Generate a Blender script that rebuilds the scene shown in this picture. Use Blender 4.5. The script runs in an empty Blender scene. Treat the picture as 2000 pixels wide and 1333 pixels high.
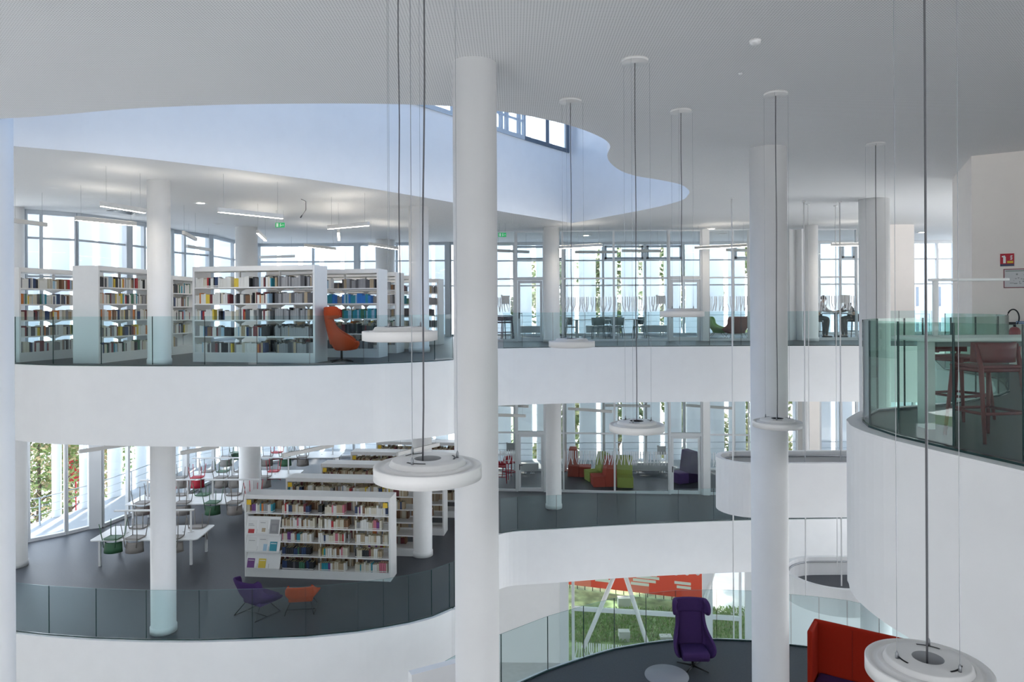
import bpy, bmesh, math, random
from mathutils import Vector, Matrix
from mathutils.geometry import tessellate_polygon
random.seed(7)
PI = math.pi
C = bpy.context.scene.collection
S = bpy.context.scene
# ---------------------------------------------------------------- camera maths
F = 1390.0; CX, CY = 1000.0, 602.0; EYE = 7.0; TILT = -0.005
RX = Vector((math.cos(TILT), 0, math.sin(TILT))); UP = Vector((-math.sin(TILT), 0, math.cos(TILT)))
CAM = Vector((0, 0, EYE))
L0, L1, L2, CEIL, SOF = -5.8, 0.0, 5.8, 9.8, 1.68
def ray(px, py): return Vector((0, 1, 0)) + RX * ((px - CX) / F) + UP * ((CY - py) / F)
def at_z(px, py, z):
    d = ray(px, py); return CAM + d * ((z - EYE) / d.z)
def at_y(px, py, y): return CAM + ray(px, py) * y
def xy(px, py, z):
    p = at_z(px, py, z); return (p.x, p.y)
# ---------------------------------------------------------------- materials
MATS = {}
def mat(name, col, rough=0.6, metal=0.0, noise=0.0, nscale=40.0, emit=None, estr=0.0, spec=None):
    if name in MATS: return MATS[name]
    m = bpy.data.materials.new(name); m.use_nodes = True
    nt = m.node_tree; b = nt.nodes['Principled BSDF']
    b.inputs['Base Color'].default_value = (*col, 1); b.inputs['Roughness'].default_value = rough
    b.inputs['Metallic'].default_value = metal
    if spec is not None: b.inputs['Specular IOR Level'].default_value = spec
    if noise:
        tc = nt.nodes.new('ShaderNodeTexCoord'); n = nt.nodes.new('ShaderNodeTexNoise')
        n.inputs['Scale'].default_value = nscale; n.inputs['Detail'].default_value = 4
        nt.links.new(tc.outputs['Object'], n.inputs['Vector'])
        r = nt.nodes.new('ShaderNodeValToRGB')
        r.color_ramp.elements[0].color = (*[c * (1 - noise) for c in col], 1)
        r.color_ramp.elements[1].color = (*[min(1, c * (1 + noise)) for c in col], 1)
        r.color_ramp.elements[0].position = .3; r.color_ramp.elements[1].position = .7
        nt.links.new(n.outputs['Fac'], r.inputs['Fac']); nt.links.new(r.outputs['Color'], b.inputs['Base Color'])
    if emit:
        b.inputs['Emission Color'].default_value = (*emit, 1); b.inputs['Emission Strength'].default_value = estr
    MATS[name] = m; return m
def glass(name, tint, refl=1.0, ior=1.45):
    m = bpy.data.materials.new(name); m.use_nodes = True; nt = m.node_tree; nt.nodes.clear()
    o = nt.nodes.new('ShaderNodeOutputMaterial'); t = nt.nodes.new('ShaderNodeBsdfTransparent'); g = nt.nodes.new('ShaderNodeBsdfGlossy')
    t.inputs['Color'].default_value = (*tint, 1); g.inputs['Roughness'].default_value = 0.0
    ge = nt.nodes.new('ShaderNodeNewGeometry'); dp = nt.nodes.new('ShaderNodeVectorMath'); dp.operation = 'DOT_PRODUCT'
    nt.links.new(ge.outputs['Incoming'], dp.inputs[0]); nt.links.new(ge.outputs['Normal'], dp.inputs[1])
    def M(op, a, b=None):
        n = nt.nodes.new('ShaderNodeMath'); n.operation = op
        for k, v in enumerate((a, b)):
            if isinstance(v, (int, float)): n.inputs[k].default_value = v
            elif v is not None: nt.links.new(v, n.inputs[k])
        return n.outputs[0]
    cosv = M('ABSOLUTE', dp.outputs['Value']); sch = M('POWER', M('SUBTRACT', 1.0, cosv), 5.0)
    fac = M('MINIMUM', M('MULTIPLY', M('ADD', M('MULTIPLY', sch, .96), .04), refl), 1.0)
    mx = nt.nodes.new('ShaderNodeMixShader')
    nt.links.new(fac, mx.inputs[0]); nt.links.new(t.outputs[0], mx.inputs[1]); nt.links.new(g.outputs[0], mx.inputs[2])
    nt.links.new(mx.outputs[0], o.inputs[0]); MATS[name] = m; return m
def perforated():
    m = mat('perforated_ceiling', (0.70, 0.70, 0.70), 0.7); nt = m.node_tree; b = nt.nodes['Principled BSDF']
    tc = nt.nodes.new('ShaderNodeTexCoord'); sp = nt.nodes.new('ShaderNodeSeparateXYZ')
    nt.links.new(tc.outputs['Object'], sp.inputs[0])
    def M(op, a, bb):
        n = nt.nodes.new('ShaderNodeMath'); n.operation = op
        for i, v in enumerate((a, bb)):
            if v is None: continue
            if isinstance(v, (int, float)): n.inputs[i].default_value = v
            else: nt.links.new(v, n.inputs[i])
        return n.outputs[0]
    P = 0.03
    sx = M('SINE', M('MULTIPLY', sp.outputs[0], 2 * PI / P), None); sy = M('SINE', M('MULTIPLY', sp.outputs[1], 2 * PI / P), None)
    hole = M('GREATER_THAN', M('ADD', sx, sy), 1.05)
    mx = nt.nodes.new('ShaderNodeMix'); mx.data_type = 'RGBA'
    mx.inputs['A'].default_value = (0.88, 0.88, 0.88, 1); mx.inputs['B'].default_value = (0.52, 0.52, 0.53, 1)
    nt.links.new(hole, mx.inputs['Factor']); nt.links.new(mx.outputs['Result'], b.inputs['Base Color'])
    return m
M_WALL = mat('white_paint', (0.86, 0.86, 0.86), 0.55, noise=0.012, nscale=3)
M_WARM = mat('warm_lit_paint', (0.92, 0.86, 0.81), 0.6, noise=0.012, nscale=3)  # wall white warmed and raised to carry warm light from the right
M_CEIL = perforated()
M_FLOOR = mat('grey_vinyl', (0.070, 0.076, 0.088), 0.46, noise=0.10, nscale=30, spec=0.3)
M_STONE = mat('pale_floor', (0.62, 0.62, 0.61), 0.5, noise=0.05, nscale=6)
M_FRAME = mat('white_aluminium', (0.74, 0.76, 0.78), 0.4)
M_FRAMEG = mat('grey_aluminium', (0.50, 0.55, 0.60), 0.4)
M_DARKF = mat('dark_frame', (0.10, 0.13, 0.17), 0.4)
M_WHITE = mat('white_lacquer', (0.82, 0.82, 0.82), 0.35, noise=0.01, nscale=8)
M_SHELF = mat('shelf_lacquer', (0.80, 0.80, 0.80), 0.4, noise=0.01, nscale=8)
M_GREYP = mat('grey_plastic', (0.30, 0.31, 0.32), 0.5)
M_DARK = mat('black_metal', (0.02, 0.02, 0.022), 0.35, 0.4)
M_STEEL = mat('steel_wire', (0.32, 0.33, 0.35), 0.35, 0.7)
M_CABLE = mat('dark_cable', (0.10, 0.10, 0.11), 0.6)
M_CHROME = mat('chrome', (0.55, 0.56, 0.58), 0.15, 1.0)
M_GWIN = glass('window_glass', (0.965, 0.978, 0.98), 0.7)
M_GBAL = glass('balustrade_glass', (0.87, 0.94, 0.945), 0.5)
M_GNEAR = glass('green_glass', (0.80, 0.90, 0.865), 0.9)
M_GPART = glass('partition_glass', (0.965, 0.982, 0.98), 0.9)
M_GEDGE = mat('glass_edge', (0.02, 0.055, 0.055), 0.2)
M_GTOP = mat('glass_top_edge', (0.16, 0.30, 0.30), 0.2)
M_LED = mat('lit_diffuser', (0.9, 0.85, 0.75), 0.5, emit=(1.0, 0.90, 0.76), estr=8.0)
M_UPFILL = mat('lit_upper_diffuser', (0.9, 0.85, 0.75), 0.5, emit=(1.0, 0.92, 0.80), estr=4.5)  # upward glow added to the bar lamps to brighten the ceiling
M_DIFF = mat('unlit_diffuser', (0.60, 0.58, 0.55), 0.5)
M_REED = mat('frosted_vinyl', (0.80, 0.82, 0.84), 0.7)
# ---------------------------------------------------------------- mesh collector
class MB:
    def __init__(s): s.bm = bmesh.new(); s.mi = 0
    def _set(s, faces):
        for f in faces: f.material_index = s.mi
    def box(s, a, b, rz=0.0, piv=None, mtx=None):
        x0, y0, z0 = a; x1, y1, z1 = b
        co = ((x0,y0,z0),(x1,y0,z0),(x1,y1,z0),(x0,y1,z0),(x0,y0,z1),(x1,y0,z1),(x1,y1,z1),(x0,y1,z1))
        if mtx is not None: co = [mtx @ Vector(v) for v in co]
        vs = [s.bm.verts.new(v) for v in co]
        s._set([s.bm.faces.new([vs[i] for i in q]) for q in ((3,2,1,0),(4,5,6,7),(0,1,5,4),(1,2,6,5),(2,3,7,6),(3,0,4,7))])
        if rz:
            p = Vector(piv) if piv else Vector(((x0+x1)/2, (y0+y1)/2, 0))
            bmesh.ops.rotate(s.bm, verts=vs, cent=p, matrix=Matrix.Rotation(rz, 3, 'Z'))
        return vs
    def bar(s, p0, p1, z0, z1, t, off=0.0):
        a = Vector((p0[0], p0[1])); b = Vector((p1[0], p1[1])); d = (b - a).normalized(); n = Vector((-d.y, d.x))
        a = a + n * off; b = b + n * off; h = n * (t / 2)
        q = [a - h, b - h, b + h, a + h]
        return s.prism([(v.x, v.y) for v in q], z0, z1)
    def prism(s, poly, z0, z1, top=None, bot=None, side=None):
        n = len(poly)
        lo = [s.bm.verts.new((p[0], p[1], z0)) for p in poly]; hi = [s.bm.verts.new((p[0], p[1], z1)) for p in poly]
        ar = sum(poly[i][0]*poly[(i+1)%n][1] - poly[(i+1)%n][0]*poly[i][1] for i in range(n))
        if ar < 0: lo.reverse(); hi.reverse()
        fs = [s.bm.faces.new([lo[i], lo[(i+1)%n], hi[(i+1)%n], hi[i]]) for i in range(n)]
        s._set(fs)
        if side is not None:
            for f in fs: f.material_index = side
        if n > 4:
            for tri in tessellate_polygon([[Vector((v.co.x, v.co.y, 0)) for v in lo]]):
                p, q, r = tri
                if (lo[q].co-lo[p].co).to_2d().cross((lo[r].co-lo[p].co).to_2d()) < 0: q, r = r, q
                s.bm.faces.new([hi[p], hi[q], hi[r]]).material_index = s.mi if top is None else top
                s.bm.faces.new([lo[r], lo[q], lo[p]]).material_index = s.mi if bot is None else bot
        else:
            s.bm.faces.new(hi).material_index = s.mi if top is None else top
            s.bm.faces.new(list(reversed(lo))).material_index = s.mi if bot is None else bot
        return lo + hi
    def profile(s, prof, x0, x1):            # (y,z) outline extruded along x
        n = len(prof)
        a = [s.bm.verts.new((x0, p[0], p[1])) for p in prof]; b = [s.bm.verts.new((x1, p[0], p[1])) for p in prof]
        fs = [s.bm.faces.new([a[i], a[(i+1)%n], b[(i+1)%n], b[i]]) for i in range(n)]
        fs += [s.bm.faces.new(list(reversed(a))), s.bm.faces.new(b)]; s._set(fs); return a + b
    def tube(s, pts, r, seg=8, cap=True):
        pts = [Vector(p) for p in pts]; rs = r if isinstance(r, (list, tuple)) else [r]*len(pts); rings = []
        for i, p in enumerate(pts):
            d = (pts[min(i+1, len(pts)-1)] - pts[max(i-1, 0)]).normalized()
            ref = Vector((0,0,1)) if abs(d.z) < .95 else Vector((1,0,0))
            u = d.cross(ref).normalized(); w = d.cross(u)
            rings.append([s.bm.verts.new(p + (u*math.cos(2*PI*k/seg) + w*math.sin(2*PI*k/seg))*rs[i]) for k in range(seg)])
        fs = []
        for i in range(len(rings)-1):
            for k in range(seg): fs.append(s.bm.faces.new([rings[i][k], rings[i+1][k], rings[i+1][(k+1)%seg], rings[i][(k+1)%seg]]))
        if cap: fs += [s.bm.faces.new(rings[0]), s.bm.faces.new(list(reversed(rings[-1])))]
        s._set(fs)
        for f in fs: f.smooth = seg > 5
    def lathe(s, prof, seg=32, c=(0,0,0), smooth=True, a0=0.0, a1=2*PI):
        full = abs(a1 - a0 - 2*PI) < 1e-6; rings = []; m = seg if full else seg + 1
        for r, z in prof:
            if r < 1e-6: rings.append([s.bm.verts.new((c[0], c[1], c[2]+z))])
            else: rings.append([s.bm.verts.new((c[0]+r*math.cos(a0+(a1-a0)*k/seg), c[1]+r*math.sin(a0+(a1-a0)*k/seg), c[2]+z)) for k in range(m)])
        fs = []
        for i in range(len(rings)-1):
            A, B = rings[i], rings[i+1]
            for k in range(seg):
                k2 = (k+1) % m
                if len(A) == 1 and len(B) == 1: continue
                if len(A) == 1: fs.append(s.bm.faces.new([A[0], B[k2], B[k]]))
                elif len(B) == 1: fs.append(s.bm.faces.new([A[k], A[k2], B[0]]))
                else: fs.append(s.bm.faces.new([A[k], A[k2], B[k2], B[k]]))
        s._set(fs)
        for f in fs: f.smooth = smooth
    def grid(s, rows, smooth=True):
        g = [[s.bm.verts.new(p) for p in r] for r in rows]; fs = []
        for i in range(len(g)-1):
            for k in range(len(g[0])-1): fs.append(s.bm.faces.new([g[i][k], g[i][k+1], g[i+1][k+1], g[i+1][k]]))
        s._set(fs)
        for f in fs: f.smooth = smooth
    def quad(s, pts):
        f = s.bm.faces.new([s.bm.verts.new(p) for p in pts]); f.material_index = s.mi; return f
    def build(s, name, m, parent=None, bevel=0, bseg=2, loc=None, subsurf=0, solid=0, smooth=False):
        bmesh.ops.recalc_face_normals(s.bm, faces=s.bm.faces) if not solid else None
        me = bpy.data.meshes.new(name); s.bm.to_mesh(me); s.bm.free()
        for k in (m if isinstance(m, (list, tuple)) else [m]): me.materials.append(k)
        o = bpy.data.objects.new(name, me); C.objects.link(o)
        if loc: o.location = loc
        if solid:
            md = o.modifiers.new('t', 'SOLIDIFY'); md.thickness = solid; md.offset = 0
        if bevel:
            md = o.modifiers.new('b', 'BEVEL'); md.width = bevel; md.segments = bseg; md.limit_method = 'ANGLE'; md.angle_limit = 0.6
        if subsurf:
            md = o.modifiers.new('s', 'SUBSURF'); md.levels = subsurf; md.render_levels = subsurf
        if smooth or subsurf:
            for p in me.polygons: p.use_smooth = True
        if parent: o.parent = parent
        return o
def tag(o, label=None, cat=None, group=None, kind=None):
    if label: o['label'] = label
    if cat: o['category'] = cat
    if group: o['group'] = group
    if kind: o['kind'] = kind
    return o
def thing(name, label, cat, loc=(0,0,0), rz=0.0, group=None):
    o = bpy.data.objects.new(name, None); C.objects.link(o); o.empty_display_size = .2
    o.location = loc; o.rotation_euler = (0, 0, rz); return tag(o, label, cat, group)
KIDS = {}
def copy_tree(o, parent=None):
    c = o.copy(); C.objects.link(c)
    if parent is not None: c.parent = parent
    for ch in list(o.children): copy_tree(ch, c)
    return c
def dup(o, label, loc=None, rot=None, group=None):
    c = copy_tree(o); c['label'] = label
    if loc is not None: c.location = loc
    if rot is not None: c.rotation_euler = rot if isinstance(rot, tuple) else (0, 0, rot)
    if group: c['group'] = group
    return c
def recolor(root, names, m):
    """give a copied thing its own fabric colour on the named parts"""
    for ch in root.children:
        if ch.name.split('.')[0] in names:
            for sl in ch.material_slots[:1]: sl.link = 'OBJECT'; sl.material = m
        recolor(ch, names, m)
def smooth(pts, n=6):
    """Catmull-Rom through plan points"""
    P = [Vector(p) for p in pts]; out = []
    for i in range(len(P)-1):
        a, b, c, d = P[max(i-1,0)], P[i], P[i+1], P[min(i+2, len(P)-1)]
        for k in range(n):
            t = k/n; out.append(0.5*((2*b) + (c-a)*t + (2*a-5*b+4*c-d)*t*t + (3*b-a-3*c+d)*t**3))
    out.append(P[-1]); return [(p[0], p[1]) for p in out]
def offset(pts, d):
    """shift a plan polyline to its right by d"""
    out = []
    for i, p in enumerate(pts):
        a = Vector(pts[max(i-1,0)]); b = Vector(pts[min(i+1, len(pts)-1)]); t = (b-a).normalized()
        out.append((p[0] + t.y*d, p[1] - t.x*d))
    return out
NW = [0]
def struct(o, label, cat, name=None):
    o['kind'] = 'structure'; return tag(o, label, cat)
EXPO = 2.2; SKY_BACK = 0.62; SKY_FRONT = 1.4; GROUND = 2.0
# ================================================================ ARCHITECTURE
# -- facade plans
FAC2 = [(-16,17.9), (-13.46,19.7), (-13.2,19.95), (-12.55,20.5), (-11.95,22.3), (-11.85,22.9), (-11.9,24.9), (-11.75,25.5), (-11.3,26.8),
        (-11.3,28.8), (-10.8,30.4), (-8.5,30.5), (-6.5,30.4), (-4.87,30.2), (-2.6,30.1)]
FAC1 = [(-18,18.6), (-14.65,21.5), (-13.95,22.2), (-13.55,22.8), (-13.26,22.95), (-13.04,24.1), (-12.6,25.2), (-12.35,27), (-12.2,29), (-11.7,31.4), (-10.2,33.2), (-7.5,33.6), (-4.5,33.2), (-2.2,31.8)]
YO = 30.5; XR = 23.0
RIGHT_PX = [960, 1004, 1103, 1178, 1260, 1335, 1376, 1432, 1500, 1556, 1600, 1641, 1672, 1735, 1783, 1830, 1862, 1930]
RIGHT = [(at_y(p, 600, YO).x, YO) for p in RIGHT_PX]
FAC2 += [(RIGHT[0][0], YO)] + RIGHT[1:]; FAC1 += [(RIGHT[0][0]-0.3, YO+0.25)] + RIGHT[1:]
# -- slabs edges (from the glass line of each balustrade)
E2L = [xy(*p, L2) for p in ((-60,706),(30,711.5),(104,714.5),(198,715.5),(298,716),(400,716),(502,715.7),(605,714.8),(710,712.5),(759,710.5),(805,708.7),(849,706.5),(884.5,703.6))]
E2M = [(-1.2,17.4),(-1.12,18.8),(-0.95,20.2),(-0.64,20.95)]
E2F = [xy(*p, L2) for p in ((983,681),(1020,680.3),(1080,679.4),(1143,678.6),(1206,678),(1267.5,677.6),(1327.5,677.2),(1386,676.9),(1447.5,676.6),(1508,676.3),(1570,676.2),(1632,676.1),(1694,676.1),(1756,676.1),(1820,676.1))]
E1L = [xy(*p, L1) for p in ((-70,1222),(29,1234),(96,1241),(188,1247.5),(286,1251),(389.5,1251.5),(493,1248.6),(597,1244),(699,1234),(749,1226),(798,1217),(843,1205),(878,1190),(888,1185.5))]
E1M = [(-1.25,18.0),(-1.15,19.8),(-0.88,21.4)]
E1F = [xy(*p, L1) for p in ((977,1042),(1011,1037),(1087,1033),(1167,1028),(1242,1024),(1325,1020.5),(1394,1018),(1460,1016),(1530,1014.5),(1600,1013.5),(1670,1012.5),(1740,1012),(1810,1011.5))]
EP = [(-2.6,9.9),(-1.46,11.6),(-.97,12.2),(-.23,12.96)] + [xy(*p, L1) for p in ((1070,1312),(1140,1288),(1200,1270.5),(1262,1259.5),(1320,1252.5),(1400,1251),(1470,1254),(1545,1262),(1600,1268),(1655,1276),(1717,1292))] + [(7.7,13.2),(8.6,12.2)]
EB = [(6.2,-6),(5.2,0),(4.7,2.2),(4.15,4.0)] + [xy(*p, L2) for p in ((2000,912),(1863,881),(1755,855),(1699,836))] + [(3.62,7.33)] + [xy(*p, L2) for p in ((1686,820),(1714,805),(1767,799.5),(1803,796),(1858,791.5),(1906,783.6),(1950,775),(1970,767))] + [(7.35,10.6),(7.9,11.6),(8.15,13.4)]
def slab(fedge, edge, back, z, nm, label_f, label_w):
    """floor finish + white slab edge and soffit; edge = visible free edge, back = the rest of the outline"""
    poly = fedge + back
    m = MB(); m.prism(poly, z-0.02, z)
    struct(m.build('floor', M_FLOOR), label_f, 'floor')
    poly = edge + back
    m = MB(); m.prism(poly, z-SOF, z-0.021)
    cu = MB()
    for i in range(len(edge)-1): cu.prism([edge[i], edge[i+1], fedge[i+1], fedge[i]], z-0.0205, z+.004)
    struct(cu.build('trim_curb', M_WALL), 'white curb along the ' + label_w.replace('white curved slab edge', 'free edge'), 'trim')
    o = m.build('wall_fascia', M_WALL); struct(o, label_w, 'wall')
    for p in o.data.polygons: p.use_smooth = False
s2 = offset(smooth(E2L + E2M + E2F, 4), 0.10)
slab(smooth(E2L + E2M + E2F, 4), s2, [(XR,22), (XR,YO), *reversed(FAC2[1:-1]), (-16,17.9), (-16,s2[0][1])], L2, 'up', 'dark grey vinyl floor of the upper level with bookcases', 'white curved slab edge of the upper library level')
s1 = offset(smooth(E1L + E1M + E1F, 4), 0.10)
slab(smooth(E1L + E1M + E1F, 4), s1, [(XR,24), (XR,YO), *reversed(FAC1[1:-1]), (-18,18.6), (-18,s1[0][1])], L1, 'mid', 'dark grey vinyl floor of the middle level with reading tables', 'white curved slab edge of the middle library level')
sp = offset(smooth(EP, 4), -0.08)
slab(smooth(EP, 4), sp, [(XR,10), (XR,-8), (-4,-8), (-4,8.4)], L1, 'plat', 'dark grey vinyl floor of the curved platform under the purple wing chair', 'white curved slab edge of the platform under the wing chair')
sb = offset(smooth(EB, 4), -0.15)
slab(smooth(EB, 4), sb, [(9.5,16), (XR,16), (XR,-8), (6.3,-8)], L2, 'balc', 'dark grey vinyl floor of the near balcony with red bar stools', 'white curved slab edge under the near glazed balcony')
# -- ceiling with the free-form opening to the upper storey
HOLE_F = [(-150,262), (30,286), (160,297), (300,312), (450,330), (600,350), (740,371), (880,395), (1000,417), (1118,436)]   # far side
HOLE_R = [(1118,436),(1200,421),(1280,405.5),(1330,392),(1343,382),(1346,373),(1330,361),(1290,352),(1245,344.5),(1213,334),(1192,318),(1186,303),(1192,287),(1184,275),(1160,262),(1125,249),(1080,237),(1000,221),(880,207.5),(700,202.5),(500,203.5),(370,207),(240,213.5),(110,225),(0,232),(-150,236)]
hf = [xy(*p, CEIL) for p in HOLE_F]
hr = [hf[-1]] + smooth([xy(*p, CEIL) for p in HOLE_R[1:]], 4)
hole = hf + hr[1:]
outer = [(-16,-8), (XR,-8), (XR,YO+.1), *[(p[0], p[1]) for p in reversed(FAC2[1:-1])], (-16,17.9)]
def holed(z0, z1, top, hl, name, ms, label):
    bm = bmesh.new()
    for z, up in ((z0, -1), (z1, 1)):
        es = []
        for lp in (outer, hl):
            vs = [bm.verts.new((p[0], p[1], z)) for p in lp]
            es += [bm.edges.new((vs[i], vs[(i+1) % len(vs)])) for i in range(len(vs))]
        bmesh.ops.triangle_fill(bm, use_beauty=True, use_dissolve=False, edges=es, normal=(0,0,up))
    me = bpy.data.meshes.new(name); bm.to_mesh(me); bm.free(); me.materials.append(ms)
    o = bpy.data.objects.new(name, me); C.objects.link(o); return struct(o, label, 'ceiling')
holed(CEIL, CEIL+0.04, None, hole, 'ceiling', M_CEIL, 'light grey perforated ceiling with a curved free-form opening')
# walls of the opening
SILL = 12.08; ROOF = 16.5
m = MB()
for i in range(len(hf)-1): m.bar(hf[i], hf[i+1], CEIL+.001, SILL, 0.02, off=0.01)
_c = Vector(hf[-1]); _d = (_c-Vector(hf[-2])).normalized(); m.bar(_c-_d*.42, _c, SILL, ROOF, .02, off=.01)
struct(m.build('wall_upper', M_WALL), 'white straight wall in the ceiling opening below the upper windows', 'wall')
m = MB(); n = len(hr)
for i in range(n-1): m.bar(hr[i], hr[i+1], CEIL+.001, ROOF, 0.02, off=0.01)
o = m.build('wall_curved', M_WALL); struct(o, 'white curved wall rising round the ceiling opening', 'wall')
# -- side and back walls
m = MB(); m.box((-16.3,-8,-6), (-16,18,ROOF)); struct(m.build('wall_left', M_WALL), 'white side wall left of the atrium', 'wall')
m = MB(); m.box((XR,-8,CEIL-.3), (XR+.3,31,ROOF)); m.box((XR,-8,L2-SOF), (XR+.3,31,L2+.6)); m.box((XR,-8,L1-SOF), (XR+.3,31,L1+.6)); m.box((XR,-8,-6), (XR+.3,31,-5))
for y in range(-8, 31, 6): m.box((XR,y,-6), (XR+.3,y+.5,ROOF))
struct(m.build('wall_right', M_WARM), 'white side wall right of the atrium', 'wall')
# right block
ra = at_z(1897, 305, CEIL); rb = at_z(1860, 350, CEIL); rc = at_z(2000, 294.5, CEIL)
dv = (rc - ra); dv.z = 0; dv.normalize(); far = ra + dv*6.5
WA = Vector((ra.x, ra.y)); WD = Vector((dv.x, dv.y))
m = MB(); m.prism([(ra.x,ra.y), (far.x,far.y), (far.x+1,rb.y+1.5), (rb.x,rb.y)], L2, CEIL)
struct(m.build('wall_block', M_WARM), 'white room block with the evacuation plan beside the near balcony', 'wall')
# beige wall behind column at far right
a = at_y(1733, 600, 24.5); b = at_y(1783, 600, 24.5)
m = MB(); m.box((a.x, 24.4, L2), (b.x, 25.0, CEIL)); struct(m.build('wall_pier', M_WARM), 'beige wall pier between the far window and the thick column', 'wall')
a = at_y(1578, 600, 26.5); b = at_y(1600, 600, 26.5)
m = MB(); m.box((a.x, 26.5, L1), (b.x, 27.5, L2-SOF)); struct(m.build('wall_pier', M_WARM), 'pale wall pier on the middle level behind the far column', 'wall')
# ground storey
a = at_y(1094, 1200, 25.75); b = at_y(1468, 1200, 24.7); GA, GB = (a.x, 25.75), (b.x, 24.7)
m = MB(); m.bar((-16,26.2), (GA[0]-.02, 25.76), L0, L1-SOF+.02, 0.25); struct(m.build('wall_ground', M_WALL), 'plain white ground-storey wall left of the big window', 'wall')
m = MB(); m.bar((GB[0]+.02,24.7), (XR,24.0), L0, L1-SOF+.02, 0.25); struct(m.build('wall_ground', M_WALL), 'plain white ground-storey wall right of the big window', 'wall')
m = MB(); m.prism([(-16,-8),(XR,-8),(XR,24),(GB[0],24.6),(GA[0],25.65),(-16,26)], L0-.3, L0); struct(m.build('floor', M_STONE), 'pale ground-storey floor at the foot of the atrium', 'floor')
# unseen rear wall, added with openings sized to set the light from behind
m = MB()
m.box((-16,-8.3,-6), (XR,-8,-4.9)); m.box((-16,-8.3,CEIL-.6), (XR,-8,ROOF)); m.box((-16,-8.3,L1-SOF), (XR,-8,L1+1.0)); m.box((-16,-8.3,L2-SOF), (XR,-8,L2+1.0))
for x in range(-16, 24, 3): m.box((x-.55,-8.3,-6), (x+.55,-8,ROOF))
struct(m.build('wall_rear', M_WALL), 'unseen white rear wall, openings sized to set the daylight from behind', 'wall')
m = MB(); m.prism([(-16.3,-24),(XR+.3,-24),(XR+.3,6.5),(-16.3,6.5)], ROOF, ROOF+.2); struct(m.build('ceiling', M_WALL), 'unseen white roof, carried out rearward to shade the rear openings', 'roof')  # unseen roof; its rear overhang is added to shade the openings
sky = mat('added_sky_diffuser', (.8,.8,.8)); nt_ = sky.node_tree; tr_ = nt_.nodes.new('ShaderNodeBsdfTranslucent'); tr_.inputs['Color'].default_value = (.26,.33,.42,1)  # unseen panel, added to soften the sun and tint the void blue
nt_.links.new(tr_.outputs[0], nt_.nodes['Material Output'].inputs[0])
m = MB(); m.box((-16.3,6.5,ROOF+.05), (8,31,ROOF+.10)); struct(m.build('window_skylight', sky), 'unseen skylight panel added to diffuse the sun above the curved ceiling opening', 'skylight')
# -- columns
def column(name, px0, px1, z0, z1, depth, label, plinth=True, d=None):
    """round column seen between two pixels at the given distance"""
    p = at_y((px0+px1)/2, 600, depth); k = (p.x/depth); r = (px1-px0)/2/F*depth/math.sqrt(1+k*k)
    m = MB(); prof = [(0,0), (r*1.0,0), (r,z1-z0), (0,z1-z0)]
    if plinth: prof = [(0,0), (r*1.07,0), (r*1.07,.13), (r*1.02,.145), (r,.15), (r,z1-z0), (0,z1-z0)]
    m.lathe(prof, 48, (p.x, p.y, z0)); o = m.build('column', M_WALL)
    for f in o.data.polygons: f.use_smooth = abs(f.normal.z) < .9
    struct(o, label, 'column'); return p
column('a', 886, 972, L0, CEIL, 8.15, 'white round column in the middle, in front of the ceiling opening')
column('b', 1464.5, 1538, L0, CEIL, 12.6, 'white round column through all storeys behind the small ring lamp')
column('c', 1677, 1739, L0, CEIL, 18.7, 'thick white round column behind the glass of the near balcony')
column('d', -30, 28.5, L0, ROOF, 11.0, 'white round column at the left edge of the view')
column('e', 287.5, 334.5, L2, CEIL, 15.45, 'white round column in front of the upper bookcases')
column('e2', 291, 342, L1, L2-SOF, 15.5, 'white round column behind the glass in front of the reading tables')
column('f', 6, 49, L2, CEIL, 19.3, 'white round column of the upper level by the first window')
column('f2', 6, 52.5, L1, L2-SOF, 19.5, 'white round column of the middle level by the glazed door')
column('g', 460, 504, L2, CEIL, 24.3, 'white round column behind the long upper bookcase')
column('g2', 465, 508, L1, L2-SOF, 25.0, 'white round column among the reading tables')
column('h', 734, 772, L2, CEIL, 29.0, 'white round column by the windows behind the second upper bookcase')
column('i', 799, 838, L2, CEIL, 19.6, 'white round column among the upper bookcases beside the hanging cables')
column('i2', 804.5, 842, L1, L2-SOF, 20.2, 'white round column at the end of the middle-level bookcases')
column('j', 1062, 1093, L2, CEIL, 24.8, 'white round column on the upper level before the glass meeting room')
column('j2', 1064.5, 1095, L1, L2-SOF, 24.9, 'white round column on the middle level before the lounge room')
column('k', 1571, 1598.5, L2, CEIL, 24.6, 'slim white round column on the upper level beside the seated people')
column('k2', 1566, 1580, L1, L2-SOF, 24.9, 'slim white round column on the middle level above the stair parapet')
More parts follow.
